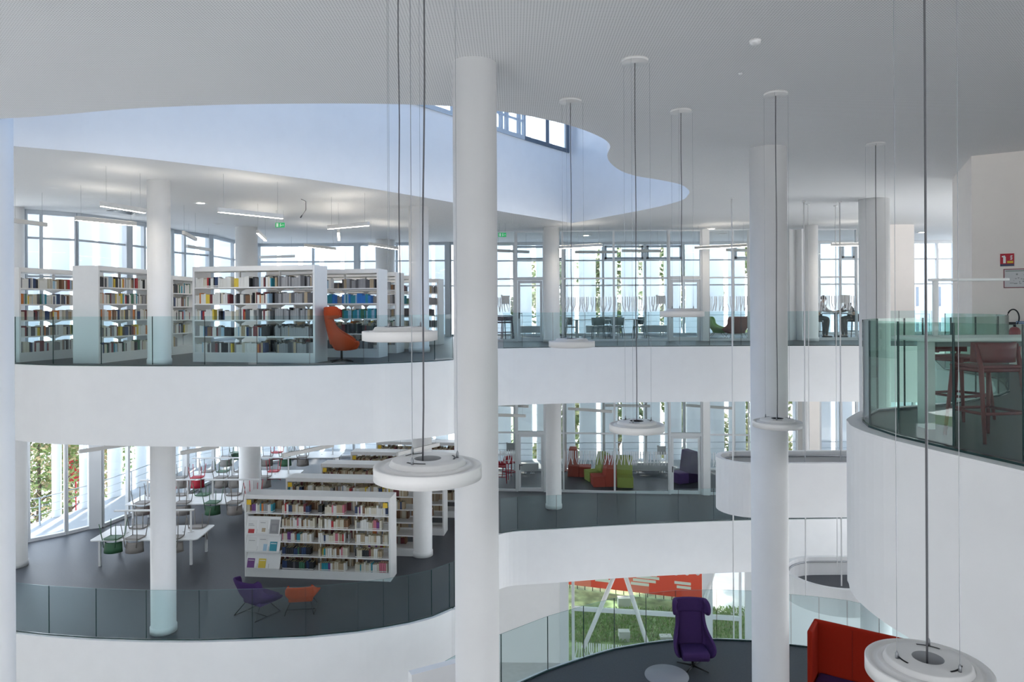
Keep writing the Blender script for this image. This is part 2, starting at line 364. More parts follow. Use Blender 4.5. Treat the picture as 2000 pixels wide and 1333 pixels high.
# ================================================================ GLAZING
def reeds(m, p0, p1, z0, z1, off):
    a = Vector(p0); b = Vector(p1); L = (b-a).length; d = (b-a)/L; nrm = Vector((d.y, -d.x))
    if nrm.y > 0: nrm = -nrm
    t = 0.05
    while t < L-.05:
        w = random.uniform(.012, .022); zm = z0 + (z1-z0)*random.uniform(.42,.58); s = random.uniform(-.09,.09)
        def P(tt, z): q = a + d*tt + nrm*off; return (q.x, q.y, z)
        m.quad([P(t-w, zm), P(t+w, zm), P(t+w, z1), P(t-w, z1)])
        m.quad([P(t-w+s, z0+random.uniform(0,.06)), P(t+w*.4+s, z0), P(t+w, zm), P(t-w, zm)])
        t += random.uniform(.055, .105)
def window(p0, p1, z0, z1, tr=(), sash=None, fw=0.05, fd=0.12, label='', reed=None, g=None, fm=None, base=0.10, pier=0, name='window', top=0):
    """one bay: frame mesh with its pane as child; sash=(z0,z1) gives an opening light"""
    NW[0] += 1; a = Vector(p0); b = Vector(p1); d = (b-a).normalized(); fm = fm or M_FRAME
    m = MB()
    m.bar(a, a+d*fw, z0, z1, fd); m.bar(b-d*(fw+pier), b, z0, z1, fd*(1 if not pier else 1.6))
    m.bar(a+d*fw, b-d*(fw+pier), z0, z0+base, fd); m.bar(a+d*fw, b-d*(fw+pier), z1-(top or fw), z1, fd)
    for t in tr: m.bar(a+d*fw, b-d*(fw+pier), t-.03, t+.03, fd*.7)
    o = m.build('%s_%d' % (name, NW[0]), fm); struct(o, label, 'window')
    m = MB(); m.bar(a+d*fw*.5, b-d*fw*.5, z0+.02, z1-.02, 0.012); m.build('pane', g or M_GWIN, o)
    if sash:
        m = MB(); q0 = a+d*(fw+.02); q1 = b-d*(fw+pier+.02); w = .09
        m.bar(q0, q1, sash[0], sash[0]+w, fd*.9); m.bar(q0, q1, sash[1]-w, sash[1], fd*.9)
        m.bar(q0, q0+d*w, sash[0], sash[1], fd*.9); m.bar(q1-d*w, q1, sash[0], sash[1], fd*.9)
        m.build('sash', M_FRAMEG, o)
    if reed:
        m = MB(); reeds(m, p0, p1, reed[0], reed[1], 0.02); m.build('reed_pattern', M_REED, o)
    return o
WT = CEIL-.001
UNITS = 'zeroth first second third fourth fifth sixth seventh eighth ninth tenth eleventh twelfth thirteenth fourteenth fifteenth sixteenth seventeenth eighteenth nineteenth'.split()
TENS = {2: 'twent', 3: 'thirt', 4: 'fort', 5: 'fift', 6: 'sixt', 7: 'sevent'}
def ordn(i):
    n = i+1
    if n < 20: return UNITS[n]
    return TENS[n//10] + ('ieth' if n % 10 == 0 else 'y-' + UNITS[n % 10])
nl2 = len(FAC2) - len(RIGHT)
for i in range(len(FAC2)-1):
    left = i < nl2
    window(FAC2[i], FAC2[i+1], L2, WT, (9.02, 7.95), sash=(9.06, 9.66) if i in (16,18,19,22,26,28) else None, fw=.045,
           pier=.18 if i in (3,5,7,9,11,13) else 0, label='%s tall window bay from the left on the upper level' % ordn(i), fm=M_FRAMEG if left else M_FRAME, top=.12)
for i in range(len(FAC1)-1):
    window(FAC1[i], FAC1[i+1], L1, L2-SOF, (3.22,) if i > 13 else (3.55,), sash=(3.26,4.0) if i > 13 and i % 2 else None, fw=.05,
           pier=.30 if i == 3 else (.12 if i in (6,8) else 0), label='%s tall window bay from the left on the middle level' % ordn(i))
# inner glass partitions of the meeting rooms (upper and middle level)
def partition(y0, y1, z, h, lvl, doors):
    pxs = [935, 1007, 1064, 1099, 1199, 1305, 1371, 1384, 1431, 1462]
    def pt(px):
        t = (px-935)/(1462-935); yy = y0 + (y1-y0)*t; return (at_y(px, 600, yy).x, yy)
    pts = [pt(p) for p in pxs]
    for i in range(len(pts)-1):
        if pxs[i] == 1371:
            m = MB(); m.bar(pts[i], pts[i+1], z, z+h, .22); struct(m.build('trim_pier', M_WALL), 'white post right of the glass door on the %s level' % lvl, 'post'); continue
        if pxs[i] in (1007, 1305):
            # door with frame, leaf, handle and transom light
            a = Vector(pts[i]); b = Vector(pts[i+1]); d = (b-a).normalized(); NW[0] += 1; zd = z+2.18
            m = MB(); m.bar(a, a+d*.07, z, z+h, .14); m.bar(b-d*.07, b, z, z+h, .14); m.bar(a+d*.07, b-d*.07, zd, zd+.12, .14); m.bar(a+d*.07, b-d*.07, z+h-.06, z+h, .14)
            o = m.build('door_%d' % NW[0], M_FRAME); struct(o, 'white framed glass door %s on the %s level' % ('beside the round column' if pxs[i] == 1007 else 'in the middle of the glass wall', lvl), 'door')
            m = MB(); q0 = a+d*.08; q1 = b-d*.08; w = .09
            m.bar(q0, q0+d*w, z+.01, zd-.01, .06); m.bar(q1-d*w, q1, z+.01, zd-.01, .06); m.bar(q0+d*w, q1-d*w, z+.01, z+.14, .06); m.bar(q0+d*w, q1-d*w, zd-.1, zd-.01, .06)
            lf = m.build('door_leaf', M_FRAME, o)
            m = MB(); m.bar(q0+d*w, q1-d*w, z+.14, zd-.1, .014); m.build('pane', M_GPART, lf)
            m = MB(); hp = q0+d*.045; m.tube([(hp.x, hp.y-.03, z+1.0), (hp.x, hp.y-.08, z+1.0), (hp.x+.11, hp.y-.08, z+1.0)], .011); m.box((hp.x-.015, hp.y-.045, z+.82), (hp.x+.015, hp.y-.03, z+1.04)); m.build('door_handle', M_DARK, lf)
            m = MB(); m.bar(a+d*.07, b-d*.07, zd+.12, z+h-.06, .014); m.build('transom_pane', M_GPART, o); continue
        window(pts[i], pts[i+1], z, z+h, (z+2.24,), fw=.035, fd=.09, base=.08, g=M_GPART,
               label='%s glass panel of the %s-level meeting room wall' % (ordn(i), lvl), reed=(z+1.05, z+1.58))
    return pt
P2 = partition(25.5, 25.2, L2, 3.95, 'upper', 1)
P1 = partition(27.3, 26.4, L1, 4.1, 'middle', 1)
# right continuation of the partitions
a = at_y(1540, 600, 25.2); b = at_y(1556, 600, 25.6); c = at_y(1571, 600, 25.2); d2 = at_y(1674, 600, 25.2)
window((P2(1462)[0], 25.2), (a.x, 25.2), L2, L2+3.95, (L2+2.24,), g=M_GPART, reed=(L2+1.05, L2+1.58), label='glass panel behind the storey-high column on the upper level')
m = MB(); m.bar((a.x, 25.2), (b.x, 25.6), L2, L2+3.95, .1); m.bar((b.x,25.6),(c.x,25.2), L2, L2+3.95, .2); struct(m.build('trim_jamb', M_WALL), 'white wall strip left of the slim upper column', 'wall')
window((c.x+.3, 25.25), (d2.x, 25.2), L2, L2+3.95, (L2+2.24,), g=M_GPART, reed=(L2+1.05, L2+1.58), label='glass panel in front of the seated people on the upper level')
# cross walls between the meeting rooms
for px, nmx in ((1099, 'between the bar room and the meeting room'), (1378, 'beside the glass doors')):
    for z, h, P, lv in ((L2, 3.95, P2, 'upper'), (L1, 4.1, P1, 'middle')):
        q = P(px); q2 = at_y(px-5, 600, YO-.1); m = MB(); m.bar((q[0], q[1]+.12), (q2.x, YO-.1), z, z+h, .06)
        struct(m.build('wall_room', M_GPART if px == 1099 else M_WALL), ('glass' if px == 1099 else 'white') + ' cross wall %s on the %s level' % (nmx, lv), 'wall')
# ground-storey window
NW[0] += 1
ga, gb = Vector(GA), Vector(GB); gd = (gb-ga).normalized(); m = MB()
m.bar(ga, ga+gd*.30, L0, L1-SOF, .3); m.bar(ga+gd*.42, ga+gd*.52, L0, L1-SOF, .12); m.bar(gb-gd*.22, gb, L0, L1-SOF, .16); m.bar(gb-gd*.42, gb-gd*.34, L0, L1-SOF, .1)
m.bar(ga+gd*.52, gb-gd*.42, L0+1.88, L0+2.02, .12); m.bar(ga+gd*.52, gb-gd*.42, L0, L0+.14, .16)
mid = ga+gd*5.0; m.bar(mid, mid+gd*.34, L0, L1-SOF, .2)
o = m.build('window_%d' % NW[0], M_FRAME); struct(o, 'large ground-storey window onto the grass slope', 'window')
m = MB(); m.bar(ga+gd*.3, gb-gd*.2, L0+.05, L1-SOF, .012); m.build('pane', M_GWIN, o)
m = MB(); reeds(m, ga+gd*.55, ga+gd*3.6, L0+.15, L0+.75, .02); m.build('reed_pattern', M_REED, o)
for p, q, lab in (((1205,1112),(1140,1266),'left leg of the white diagonal bracing in the ground-storey window'), ((1217,1112),(1264,1258),'right leg of the white diagonal bracing in the ground-storey window'), ((1396,1107),(1366,1215),'white diagonal brace behind the purple wing chair')):
    m = MB(); m.tube([at_y(*p, 25.0), at_y(*q, 24.6)], .075, 12); m.tube([at_y(*p, 25.0), at_y(*p, 25.0)+Vector((0,0,.3))], .09, 12); tag(m.build('bracing_strut', M_WHITE), lab, 'brace')
# upper-storey windows above the opening wall
up_px = [760, 840, 885, 960, 979, 990, 1014, 1024, 1070, 1109]
def far_pt(px):
    best = None
    for i in range(len(hf)-1):
        x0, x1 = HOLE_F[i][0], HOLE_F[i+1][0]
        if x0 <= px <= x1:
            t = (px-x0)/(x1-x0); y = HOLE_F[i][1]+t*(HOLE_F[i+1][1]-HOLE_F[i][1]); return xy(px, y, CEIL)
for i in range(len(up_px)-1):
    a, b = far_pt(up_px[i]), far_pt(up_px[i+1]); wide = up_px[i] in (1024, 1070)
    window(a, b, SILL, ROOF, (SILL+1.0,) if wide else (SILL+.55, SILL+1.4), fw=.06 if not wide else .04, fd=.08, base=.12, fm=M_DARKF if wide else M_FRAMEG,
           label='%s window light above the wall of the ceiling opening' % ordn(i))
m = MB(); q = far_pt(1109); m.box((q[0]-.06, q[1]-.06, SILL), (q[0]+.06, q[1]+.06, ROOF)); struct(m.build('trim_post', M_DARKF), 'dark post at the corner of the upper windows', 'post')
# ================================================================ BALUSTRADES
def balustrade(pts, z, label, gm, h=1.06, gap=0.008, closed=False, th=0.013):
    root = thing('glass_balustrade', label, 'balustrade', (pts[len(pts)//2][0], pts[len(pts)//2][1], z))
    o0 = Vector(root.location)
    m = MB()
    for i in range(len(pts)-1): m.bar((pts[i][0]-o0.x, pts[i][1]-o0.y), (pts[i+1][0]-o0.x, pts[i+1][1]-o0.y), 0.004, .024, .03)
    m.build('base_channel', M_GEDGE, root)
    for i in range(len(pts)-1):
        a = Vector((pts[i][0]-o0.x, pts[i][1]-o0.y)); b = Vector((pts[i+1][0]-o0.x, pts[i+1][1]-o0.y)); d = (b-a).normalized(); n = Vector((-d.y, d.x))*th/2
        a = a+d*gap/2; b = b-d*gap/2; e = .003
        m = MB()
        for q0, q1, mi in ((a, a+d*e, 1), (a+d*e, b-d*e, 0), (b-d*e, b, 1)):
            c = [q0-n, q1-n, q1+n, q0+n]
            lo = [(v.x, v.y, .036) for v in c]; hi = [(v.x, v.y, h) for v in c]
            m.mi = mi; m.quad([lo[0],lo[1],hi[1],hi[0]]); m.quad([lo[2],lo[3],hi[3],hi[2]])
            m.mi = 2; m.quad(hi)
        m.mi = 1; c = [a-n, a+n, b+n, b-n]
        m.quad([(c[0].x,c[0].y,.036),(c[0].x,c[0].y,h),(c[1].x,c[1].y,h),(c[1].x,c[1].y,.036)]); m.quad([(c[2].x,c[2].y,.036),(c[2].x,c[2].y,h),(c[3].x,c[3].y,h),(c[3].x,c[3].y,.036)])
        m.build('glass_panel', [gm, M_GEDGE, M_GTOP], root)
    return root
balustrade(E2L, L2, 'curved glass balustrade in front of the upper bookcases', M_GBAL)
balustrade(E2F, L2, 'long glass balustrade before the upper meeting rooms', M_GBAL)
balustrade(E1L, L1, 'curved glass balustrade before the reading tables and low armchairs', M_GBAL)
balustrade(E1F, L1, 'glass balustrade of the middle level before the block seats', M_GBAL)
balustrade(EP[1:], L1, 'curved glass balustrade behind the purple wing chair', M_GBAL)
balustrade(EB[2:], L2, 'greenish glass balustrade round the near balcony with red bar stools', M_GNEAR, th=.014)
# white stair parapet bottom left of the middle column
a = at_y(801, 1313, 10.5); b = at_y(900, 1291, 10.9)
m = MB(); m.bar((a.x, a.y), (b.x, b.y), L1, (a.z+b.z)/2, .14); struct(m.build('wall_parapet', M_WALL), 'low white parapet left of the foot of the middle column', 'wall')
# ================================================================ STAIR WITH ROUND-ENDED PARAPETS
def stadium(cx, cy, L, r, n=20):
    out = [(cx+L, cy+r)] + [(cx + r*math.cos(PI/2 + PI*k/n), cy + r*math.sin(PI/2 + PI*k/n)) for k in range(n+1)] + [(cx+L, cy-r)]
    return out
def landing(px, ytop, Y, r, h, L, label, dz):
    p = at_y(px, ytop, Y); cx = p.x + r
    ro = thing('stair_landing', label, 'stair', (cx, Y, p.z-h))
    outer_ = stadium(0, 0, L, r); inner = stadium(0, 0, L, r-.13)
    m = MB(); zz = h
    for i in range(len(outer_)-1):
        m.prism([outer_[i], outer_[i+1], inner[i+1], inner[i]], 0, zz)
    o = m.build('parapet', M_WALL, ro)
    m = MB(); m.prism(inner, 0.05, h-dz); m.build('landing_slab', M_FLOOR, ro)
    m = MB(); i2 = stadium(0, 0, L, r-.17)
    pts = [(q[0], q[1], h-.13) for q in i2]; m.tube(pts, .022, 8); m.build('handrail', M_STEEL, ro)
    for sx in (L*.35, L*.75):
        m = MB(); m.box((sx, -r+.2, h-dz), (sx+.3, r-.2, h-dz+.17)); m.build('step', M_STONE, ro)
    return ro
landing(1400, 893, 18.6, .82, 1.36, 4.2, 'upper round-ended stair landing with a high white parapet', .5)
landing(1535, 1118, 20.6, 1.35, 0.75, 4.2, 'lower round-ended stair landing seen from above behind the column', .55)
for px, y0, y1, Y, lab in ((1570, 378, 1165, 18.9, 'white stair hanger rod nearest the tall column'), (1578, 410, 960, 19.4, 'thin white stair hanger rod behind the first one'), (1640, 420, 1145, 19.0, 'white stair hanger rod left of the thick column'), (1632, 440, 1120, 19.7, 'thin white stair hanger rod before the seated people'), (1429, 412, 1250, 18.2, 'white hanger rod before the green armchair')):
    t = at_y(px, y0, Y); b = at_y(px+4, y1, Y); t.z = CEIL
    m = MB(); m.tube([t, (t.x, t.y, b.z)], .018 if px != 1578 and px != 1632 else .010, 8); m.lathe([(0,-.03),(.05,-.03),(.05,0),(0,0)], 12, (t.x,t.y,t.z)); tag(m.build('hanger_rod', M_WHITE), lab, 'rod')
# ================================================================ BOOKCASES AND BOOKS
BOOKC = {'cream': (.62,.58,.48), 'white': (.72,.72,.70), 'black': (.02,.022,.028), 'dark blue': (.025,.05,.13), 'red': (.42,.025,.03), 'orange': (.60,.20,.05), 'brown': (.20,.10,.05),
         'grey': (.30,.30,.31), 'green': (.05,.17,.10), 'teal': (.03,.27,.36), 'purple': (.16,.05,.22), 'yellow': (.70,.52,.06), 'pale blue': (.35,.52,.66), 'maroon': (.17,.035,.045), 'tan': (.42,.33,.22), 'pink': (.55,.16,.22), 'dark grey': (.10,.10,.11), 'bright blue': (.03,.20,.60)}
PAGES = mat('book_pages', (.66,.58,.34), .8)
def book_mat(c):
    n = 'book_' + c.replace(' ', '_')
    if n in MATS: return MATS[n]
    m = mat(n, BOOKC[c], .5); nt = m.node_tree; b = nt.nodes['Principled BSDF']
    tc = nt.nodes.new('ShaderNodeTexCoord'); sx = nt.nodes.new('ShaderNodeSeparateXYZ'); nt.links.new(tc.outputs['Generated'], sx.inputs[0])
    g = nt.nodes.new('ShaderNodeMath'); g.operation = 'COMPARE'; g.inputs[1].default_value = .12; g.inputs[2].default_value = .055
    nt.links.new(sx.outputs[2], g.inputs[0])
    mx = nt.nodes.new('ShaderNodeMix'); mx.data_type = 'RGBA'; mx.inputs['A'].default_value = (*BOOKC[c], 1); mx.inputs['B'].default_value = (.7,.7,.68,1)
    nt.links.new(g.outputs[0], mx.inputs['Factor']); nt.links.new(mx.outputs['Result'], b.inputs['Base Color']); return m
PALETTE = {'lit': ['cream']*9 + ['white']*8 + ['tan']*4 + ['yellow','black','maroon','brown','red','orange','grey','purple','teal','dark blue','pink'],
           'dark': ['black']*6 + ['dark blue']*3 + ['green']*2 + ['dark grey'],
           'mix': ['white']*17 + ['grey']*4 + ['black']*4 + ['cream']*5 + ['dark grey']*3 + ['red','dark blue','green','brown','maroon','yellow','teal','orange','pale blue','tan','dark blue','maroon'],
           'grey': ['grey']*5 + ['dark grey']*3 + ['tan'], 'blue': ['teal','pale blue','bright blue','pale blue','bright blue','teal'], 'brown': ['brown']*3 + ['tan']*6 + ['maroon','grey','cream','cream'],
           'greenset': ['green','teal','green','pale blue'], 'redset': ['black','maroon','black','dark grey']}
def book_verts(m, x, y, z, w, h, d, lean=0.0, mi=0, pg=None):
    """a closed book seen by its spine: rounded spine, two covers, page block a little shorter"""
    mt = Matrix.Translation((x + w/2, y, z)) @ Matrix.Rotation(lean, 4, 'Y') @ Matrix.Translation((-w/2, 0, 0))
    m.mi = mi; t = min(.004, w*.14)
    m.box((0, .004, 0), (t, d, h), mtx=mt); m.box((w-t, .004, 0), (w, d, h), mtx=mt); m.box((t*.6, 0, 0), (w-t*.6, .008, h), mtx=mt)
    if pg is not None:
        m.mi = pg; m.box((t, .008, .004), (w-t, d-.008, h-.006), mtx=mt)
PROTO = {}
def book_proto(c):
    if c not in PROTO:
        m = MB(); book_verts(m, -.5, 0, 0, 1, 1, 1, 0, 0, 1)
        # unit book: covers and spine fill the unit box, page block inset
        m.bm.free(); m = MB(); m.mi = 0
        m.box((-.5,.03,0), (-.38,1,1)); m.box((.38,.03,0), (.5,1,1)); m.profile([(0,0),(.05,0),(.05,1),(0,1)], -.44, .44)
        m.mi = 1; m.box((-.38,.05,.02), (.38,.96,.972))
        PROTO[c] = m.build('book', [book_mat(c), PAGES])
        PROTO[c]['used'] = 0
    return PROTO[c]
STUFF = MB(); SCOL = list(BOOKC); SIDX = {c: i for i, c in enumerate(SCOL)}
NBOOK = [0]
def row_books(L, fill, pal, wid=.034, hmax=.27):
    """books along one shelf: (x, w, h, d, colour); fill < 1 leaves the right end of the shelf free behind a bookend"""
    x = .015; out = []; end = L*min(1, fill*random.uniform(.86, 1.14)); hh = random.uniform(.19, hmax)
    while x < end-.02:
        if random.random() < .05: x += random.uniform(.02, .09); continue
        c = random.choice(PALETTE[pal]); n = random.choice((1,1,1,1,1,2,2,3)) if pal in ('mix','lit') else random.choice((1,1,2))
        if pal in ('grey','brown'): n = random.choice((1,1,2))
        if random.random() < .75 or pal in ('mix','lit'): hh = random.uniform(.185, hmax)
        ww = wid*random.uniform(.5, 1.35); dd = random.uniform(.15, .18)
        for k in range(n):
            if x+ww > min(end+.05, L-.015): x = L; break
            out.append((x, ww, hh+random.uniform(-.007,.007), dd+random.uniform(-.006,.006), c)); x += ww+random.uniform(.001,.005)
    return out
def put_books(root, xoff, L, z, yfront, flip, fill, pal, indiv=None, wid=.034, hmax=.27):
    """flip: books face the back side of the bookcase.  indiv=(shelf words, group) makes single books"""
    mw = root.matrix_world if root.matrix_world != Matrix() else Matrix.Translation(root.location) @ root.rotation_euler.to_matrix().to_4x4()
    mw = Matrix.Translation(root.location) @ root.rotation_euler.to_matrix().to_4x4()
    k = 0
    for (x, w, h, d, c) in row_books(L, fill, pal, wid, hmax):
        if indiv and NBOOK[0] < 298:
            NBOOK[0] += 1; k += 1; p = book_proto(c)
            o = p if not p['used'] else p.copy()
            if p['used']: C.objects.link(o)
            p['used'] = 1
            o.scale = (w, d, h); o.location = mw @ Vector((xoff+x+w/2, yfront, z)); o.rotation_euler = root.rotation_euler
            cnt = indiv[2]; cnt[c] = cnt.get(c, 0) + 1
            size = 'thick' if w > .04 else ('thin' if w < .026 else '')
            tag(o, ' '.join(('%s %s book, %s %s from left, %s' % (size, c, ordn(cnt[c]-1), c, indiv[0])).split()), 'book', indiv[1])
        else:
            b = STUFF; b0 = len(b.bm.verts)
            if flip: y0 = yfront - d; 
            else: y0 = yfront
            b.mi = SIDX[c]; xx = xoff + x
            vs = b.box((xx, y0, z), (xx+w, y0+d, z+h), mtx=mw)
            b.mi = len(SCOL); b.box((xx+w*.15, y0+.01, z+h-.001), (xx+w*.85, y0+d-.01, z+h+.0008), mtx=mw)
def bookcase(label, loc, rz, L, D, H=2.15, bays=4, rows=5, back=False, group=None, yellow=False, holes=()):
    r = thing('bookcase', label, 'bookcase', loc, rz, group)
    pl = .22; e = .05
    m = MB(); m.box((0,0,0), (e,D,H)); m.build('end_panel', M_SHELF, r, bevel=.004)
    m = MB(); m.box((L-e,0,0), (L,D,H)); m.build('end_panel', M_SHELF, r, bevel=.004)
    m = MB(); m.box((e,.0,H-.11), (L-e,D,H)); m.build('top_panel', M_SHELF, r, bevel=.004)
    m = MB(); m.box((e,.01,0), (L-e,D-.01,pl-.03)); m.build('plinth', M_SHELF, r)
    zs = [pl + k*(H-.10-pl)/rows for k in range(rows)]
    for k, z in enumerate(zs):
        if ('shelf', k) in holes:
            m = MB(); m.box((L/bays,.005,z-.03), (L-e,D-.005,z))
        else:
            m = MB(); m.box((e,.005,z-.03), (L-e,D-.005,z))
        if not back:
            pass
        m.build('shelf', M_SHELF, r)
    for b in range(1, bays):
        m = MB(); x = L*b/bays; m.box((x-.015, D/2-.03, pl), (x+.015, D/2+.03, H-.11))
        for z in zs[1:]:
            m.profile([(.06,z-.03),(D/2,z-.11),(D-.06,z-.03)], x-.012, x+.012)
        m.build('upright', M_SHELF, r)
    if back:
        m = MB(); m.box((e,D/2-.01,pl), (L-e,D/2+.01,H-.11)); m.build('back_panel', M_SHELF, r)
    if yellow:
        for x in (e+.02, L-e-.14):
            m = MB(); m.box((x,-.012,H-.26), (x+.12,-.004,H-.13)); m.build('shelf_sign', mat('yellow_sign', (.75,.50,.03), .5), r)
    return r, zs
def angle(p, q): return math.atan2(q[1]-p[1], q[0]-p[0])
def between(pl, pr, z): a = xy(*pl, z); b = xy(*pr, z); return a, angle(a, b), math.hypot(b[0]-a[0], b[1]-a[1])
rowname = ['bottom shelf', 'fourth shelf', 'middle shelf', 'second shelf', 'top shelf']
# --- middle level: five parallel bookcases
A, rz, LL = between((478,1127), (763,1137.5), L1)
BC1, zs = bookcase('frontmost white bookcase of the middle level with leaflets at its left end', (A[0],A[1],L1), rz, LL, .58, yellow=True, group='white bookcases of the middle level', holes=(('shelf',1),('shelf',2)))
bay = LL/4
for k in range(4, -1, -1):
    cnt = {}
    x0 = .05 if k == 4 else bay+.02
    for bi in range(4):
        if bi == 0 and k != 4: continue
        xa = .05 if bi == 0 else bi*bay+.02
        pal = 'dark' if (k in (0,1) and bi == 1) else 'lit'
        put_books(BC1, xa, bay-.05, zs[k], .02, False, .84 if pal == 'lit' else .97, pal, (rowname[k]+' of leaflet bookcase', 'books in the front bookcase of the middle level', cnt), wid=.044, hmax=.255)
for k in range(5): put_books(BC1, .06, LL-.12, zs[k], .56, True, .85, 'brown', None, wid=.045)
# leaflet display at the left end
DZ = [.24,.69,1.14]
for z in DZ:
    m = MB(); m.profile([(-.06,z),(-.05,z),(.09,z+.43),(.07,z+.43)], .055, bay-.005); pn = m.build('sloping_panel', M_SHELF, BC1)
    m = MB(); m.profile([(-.085,z-.012),(-.05,z-.012),(-.05,z+.0),(-.075,z),(-.075,z+.03),(-.085,z+.03)], .055, bay-.005); m.build('ledge', M_SHELF, pn)
    for q in range(1, 3):
        xx = .055+(bay-.06)*q/3; m = MB(); m.profile([(-.063,z),(-.053,z),(.087,z+.43),(.077,z+.43)], xx-.004, xx+.004); m.build('divider', M_GREYP, pn)
mw = Matrix.Translation((A[0],A[1],L1)) @ Matrix.Rotation(rz, 4, 'Z')
LEAF = [[('white leaflet with a small dark purple cover at the bottom left of the display','purple'),('bright yellow booklet in the bottom row of the leaflet display','yellow'),None],
        [('plain white booklet at the left of the middle display row','white'),('white booklet with a blue corner in the middle of the leaflet display','pale blue'),('teal booklet at the right of the middle display row','teal')],
        [('white leaflet with a red square at the top left of the display','red'),('white leaflet with a small tan picture in the top display row','tan'),('grey printed portrait leaflet at the top right of the display','grey')]]
for r_, z in enumerate(DZ):
    for q in range(3):
        sp_ = LEAF[r_][q]
        if not sp_: continue
        cw = (bay-.06)/3; xa = .055+cw*q+.03; w = cw-.06; full = sp_[1] in ('teal','yellow','purple','grey')
        h = .33 if not full else (.24 if sp_[1] != 'grey' else .36); w2 = w if sp_[1] in ('white','grey') or not full else w*.8
        m = MB(); sl = .14/.43
        def sp2(u, v, off): return (xa+u, -.062+v*sl-off, z+.004+v)
        def slab3(u0,u1,v0,v1,o0,o1,mi):
            m.mi = mi; q8 = [sp2(u,v,o) for o in (o0,o1) for (u,v) in ((u0,v0),(u1,v0),(u1,v1),(u0,v1))]
            vs = [m.bm.verts.new(p) for p in q8]
            for f in ((0,1,2,3),(7,6,5,4),(4,5,1,0),(5,6,2,1),(6,7,3,2),(7,4,0,3)): m.bm.faces.new([vs[i] for i in f]).material_index = mi
        slab3(0,w2,0,h,.0005,.006,1 if full else 0)
        if sp_[1] == 'red': slab3(.04,w2-.04,.02,.12,.006,.0072,1); slab3(.03,w2-.06,.20,.21,.006,.0072,2); slab3(.03,w2-.09,.235,.245,.006,.0072,2)
        elif sp_[1] == 'pale blue': slab3(w2*.55,w2-.01,.01,.18,.006,.0072,1); slab3(.02,w2-.06,.28,.29,.006,.0072,2)
        elif sp_[1] == 'tan': slab3(w2*.4,w2*.8,.06,.15,.006,.0072,1); slab3(.04,w2-.07,.27,.28,.006,.0072,2)
        elif sp_[1] == 'white': slab3(.03,w2-.05,.25,.26,.006,.0072,2)
        elif sp_[1] == 'grey': slab3(.03,w2-.03,.04,.26,.006,.0072,2); slab3(.06,w2-.06,.09,.22,.0072,.008,1)
        else: slab3(.02,w2-.02,h-.05,h-.035,.006,.0072,0)
        o = m.build('leaflet', [mat('leaflet_paper', (.74,.74,.73), .5), mat('leaflet_'+sp_[1].replace(' ','_'), BOOKC[sp_[1]], .5), mat('leaflet_print', (.25,.25,.27), .6)])
        o.matrix_world = mw; tag(o, sp_[0], 'leaflet', 'leaflets on the sloping display')
SH1 = [((541,1059), (748,1080), 'second white bookcase from the front on the middle level'), ((592,1033), (797,1052), 'third white bookcase from the front on the middle level'), ((634,1009), (838,1026), 'fourth white bookcase from the front on the middle level'), ((672,986), (880,1000), 'rearmost white bookcase of the middle level, below the slab edge')]
nrm = Vector((-math.sin(rz), math.cos(rz)))
for i, (pl_, pr_, lab) in enumerate(SH1):
    t = 1.88*(i+1); xo = .32*(i+1)
    loc = (A[0]+nrm.x*t+math.cos(rz)*xo-.02, A[1]+nrm.y*t+math.sin(rz)*xo, L1)
    b_, zs_ = bookcase(lab, loc, rz, LL, .58, yellow=True, group='white bookcases of the middle level')
    for k in range(5):
        put_books(b_, .06, LL-.12, zs_[k], .02, False, .9, 'lit' if i < 1 else 'brown', None, wid=.04)
        put_books(b_, .06, LL-.12, zs_[k], .56, True, .85, 'brown', None, wid=.045)
# --- upper level
A2, rz2, LL2 = between((376.5,707.2), (615.5,709.8), L2)
S1, zs = bookcase('long white bookcase behind the balustrade beside the orange wing chair', (A2[0],A2[1],L2), rz2, LL2, .62, H=2.18, bays=3, group='white bookcases of the upper level')
for k in range(4, -1, -1):
    cnt = {}
    for bi in range(3):
        xa = .05 if bi == 0 else bi*LL2/3+.02
        put_books(S1, xa, LL2/3-.05, zs[k], .02, False, .93, 'mix' if bi < 2 or random.random() < .3 else 'grey', (rowname[k]+' by orange wing chair', 'books in the long upper bookcase', cnt), wid=.036, hmax=.25)
    put_books(S1, LL2*.42, LL2*.52, zs[k], .60, True, .8, 'grey')
def upper_case(pr, L, label, pals, rzz=rz2, bays=3, dep=.6):
    b = xy(*pr, L2); loc = (b[0]-math.cos(rzz)*L, b[1]-math.sin(rzz)*L, L2)
    o, z_ = bookcase(label, loc, rzz, L, dep, H=2.18, bays=bays, group='white bookcases of the upper level', back=False)
    for k in range(5):
        for bi in range(bays):
            put_books(o, .05 if bi == 0 else bi*L/bays+.02, L/bays-.06, z_[k], .02, False, .9, pals[(4-k)][bi] if isinstance(pals[0], (list,tuple)) else random.choice(pals), None, wid=.038, hmax=.24)
    return o
upper_case((740,699.3), 3.0, 'white bookcase with blue and green book sets behind the orange wing chair', [('mix','mix','grey'),('grey','blue','blue'),('mix','greenset','greenset'),('grey','redset','redset'),('mix','redset','grey')])
upper_case((775,690.5), 3.0, 'white bookcase behind the blue book sets, third from the front', ['grey','grey','mix'])
upper_case((802,682), 3.0, 'white bookcase half hidden by the round column, fourth from the front', ['grey','mix'])
upper_case((857,673.8), 3.0, 'rearmost white bookcase of the upper level right of the round column', ['grey','dark'])
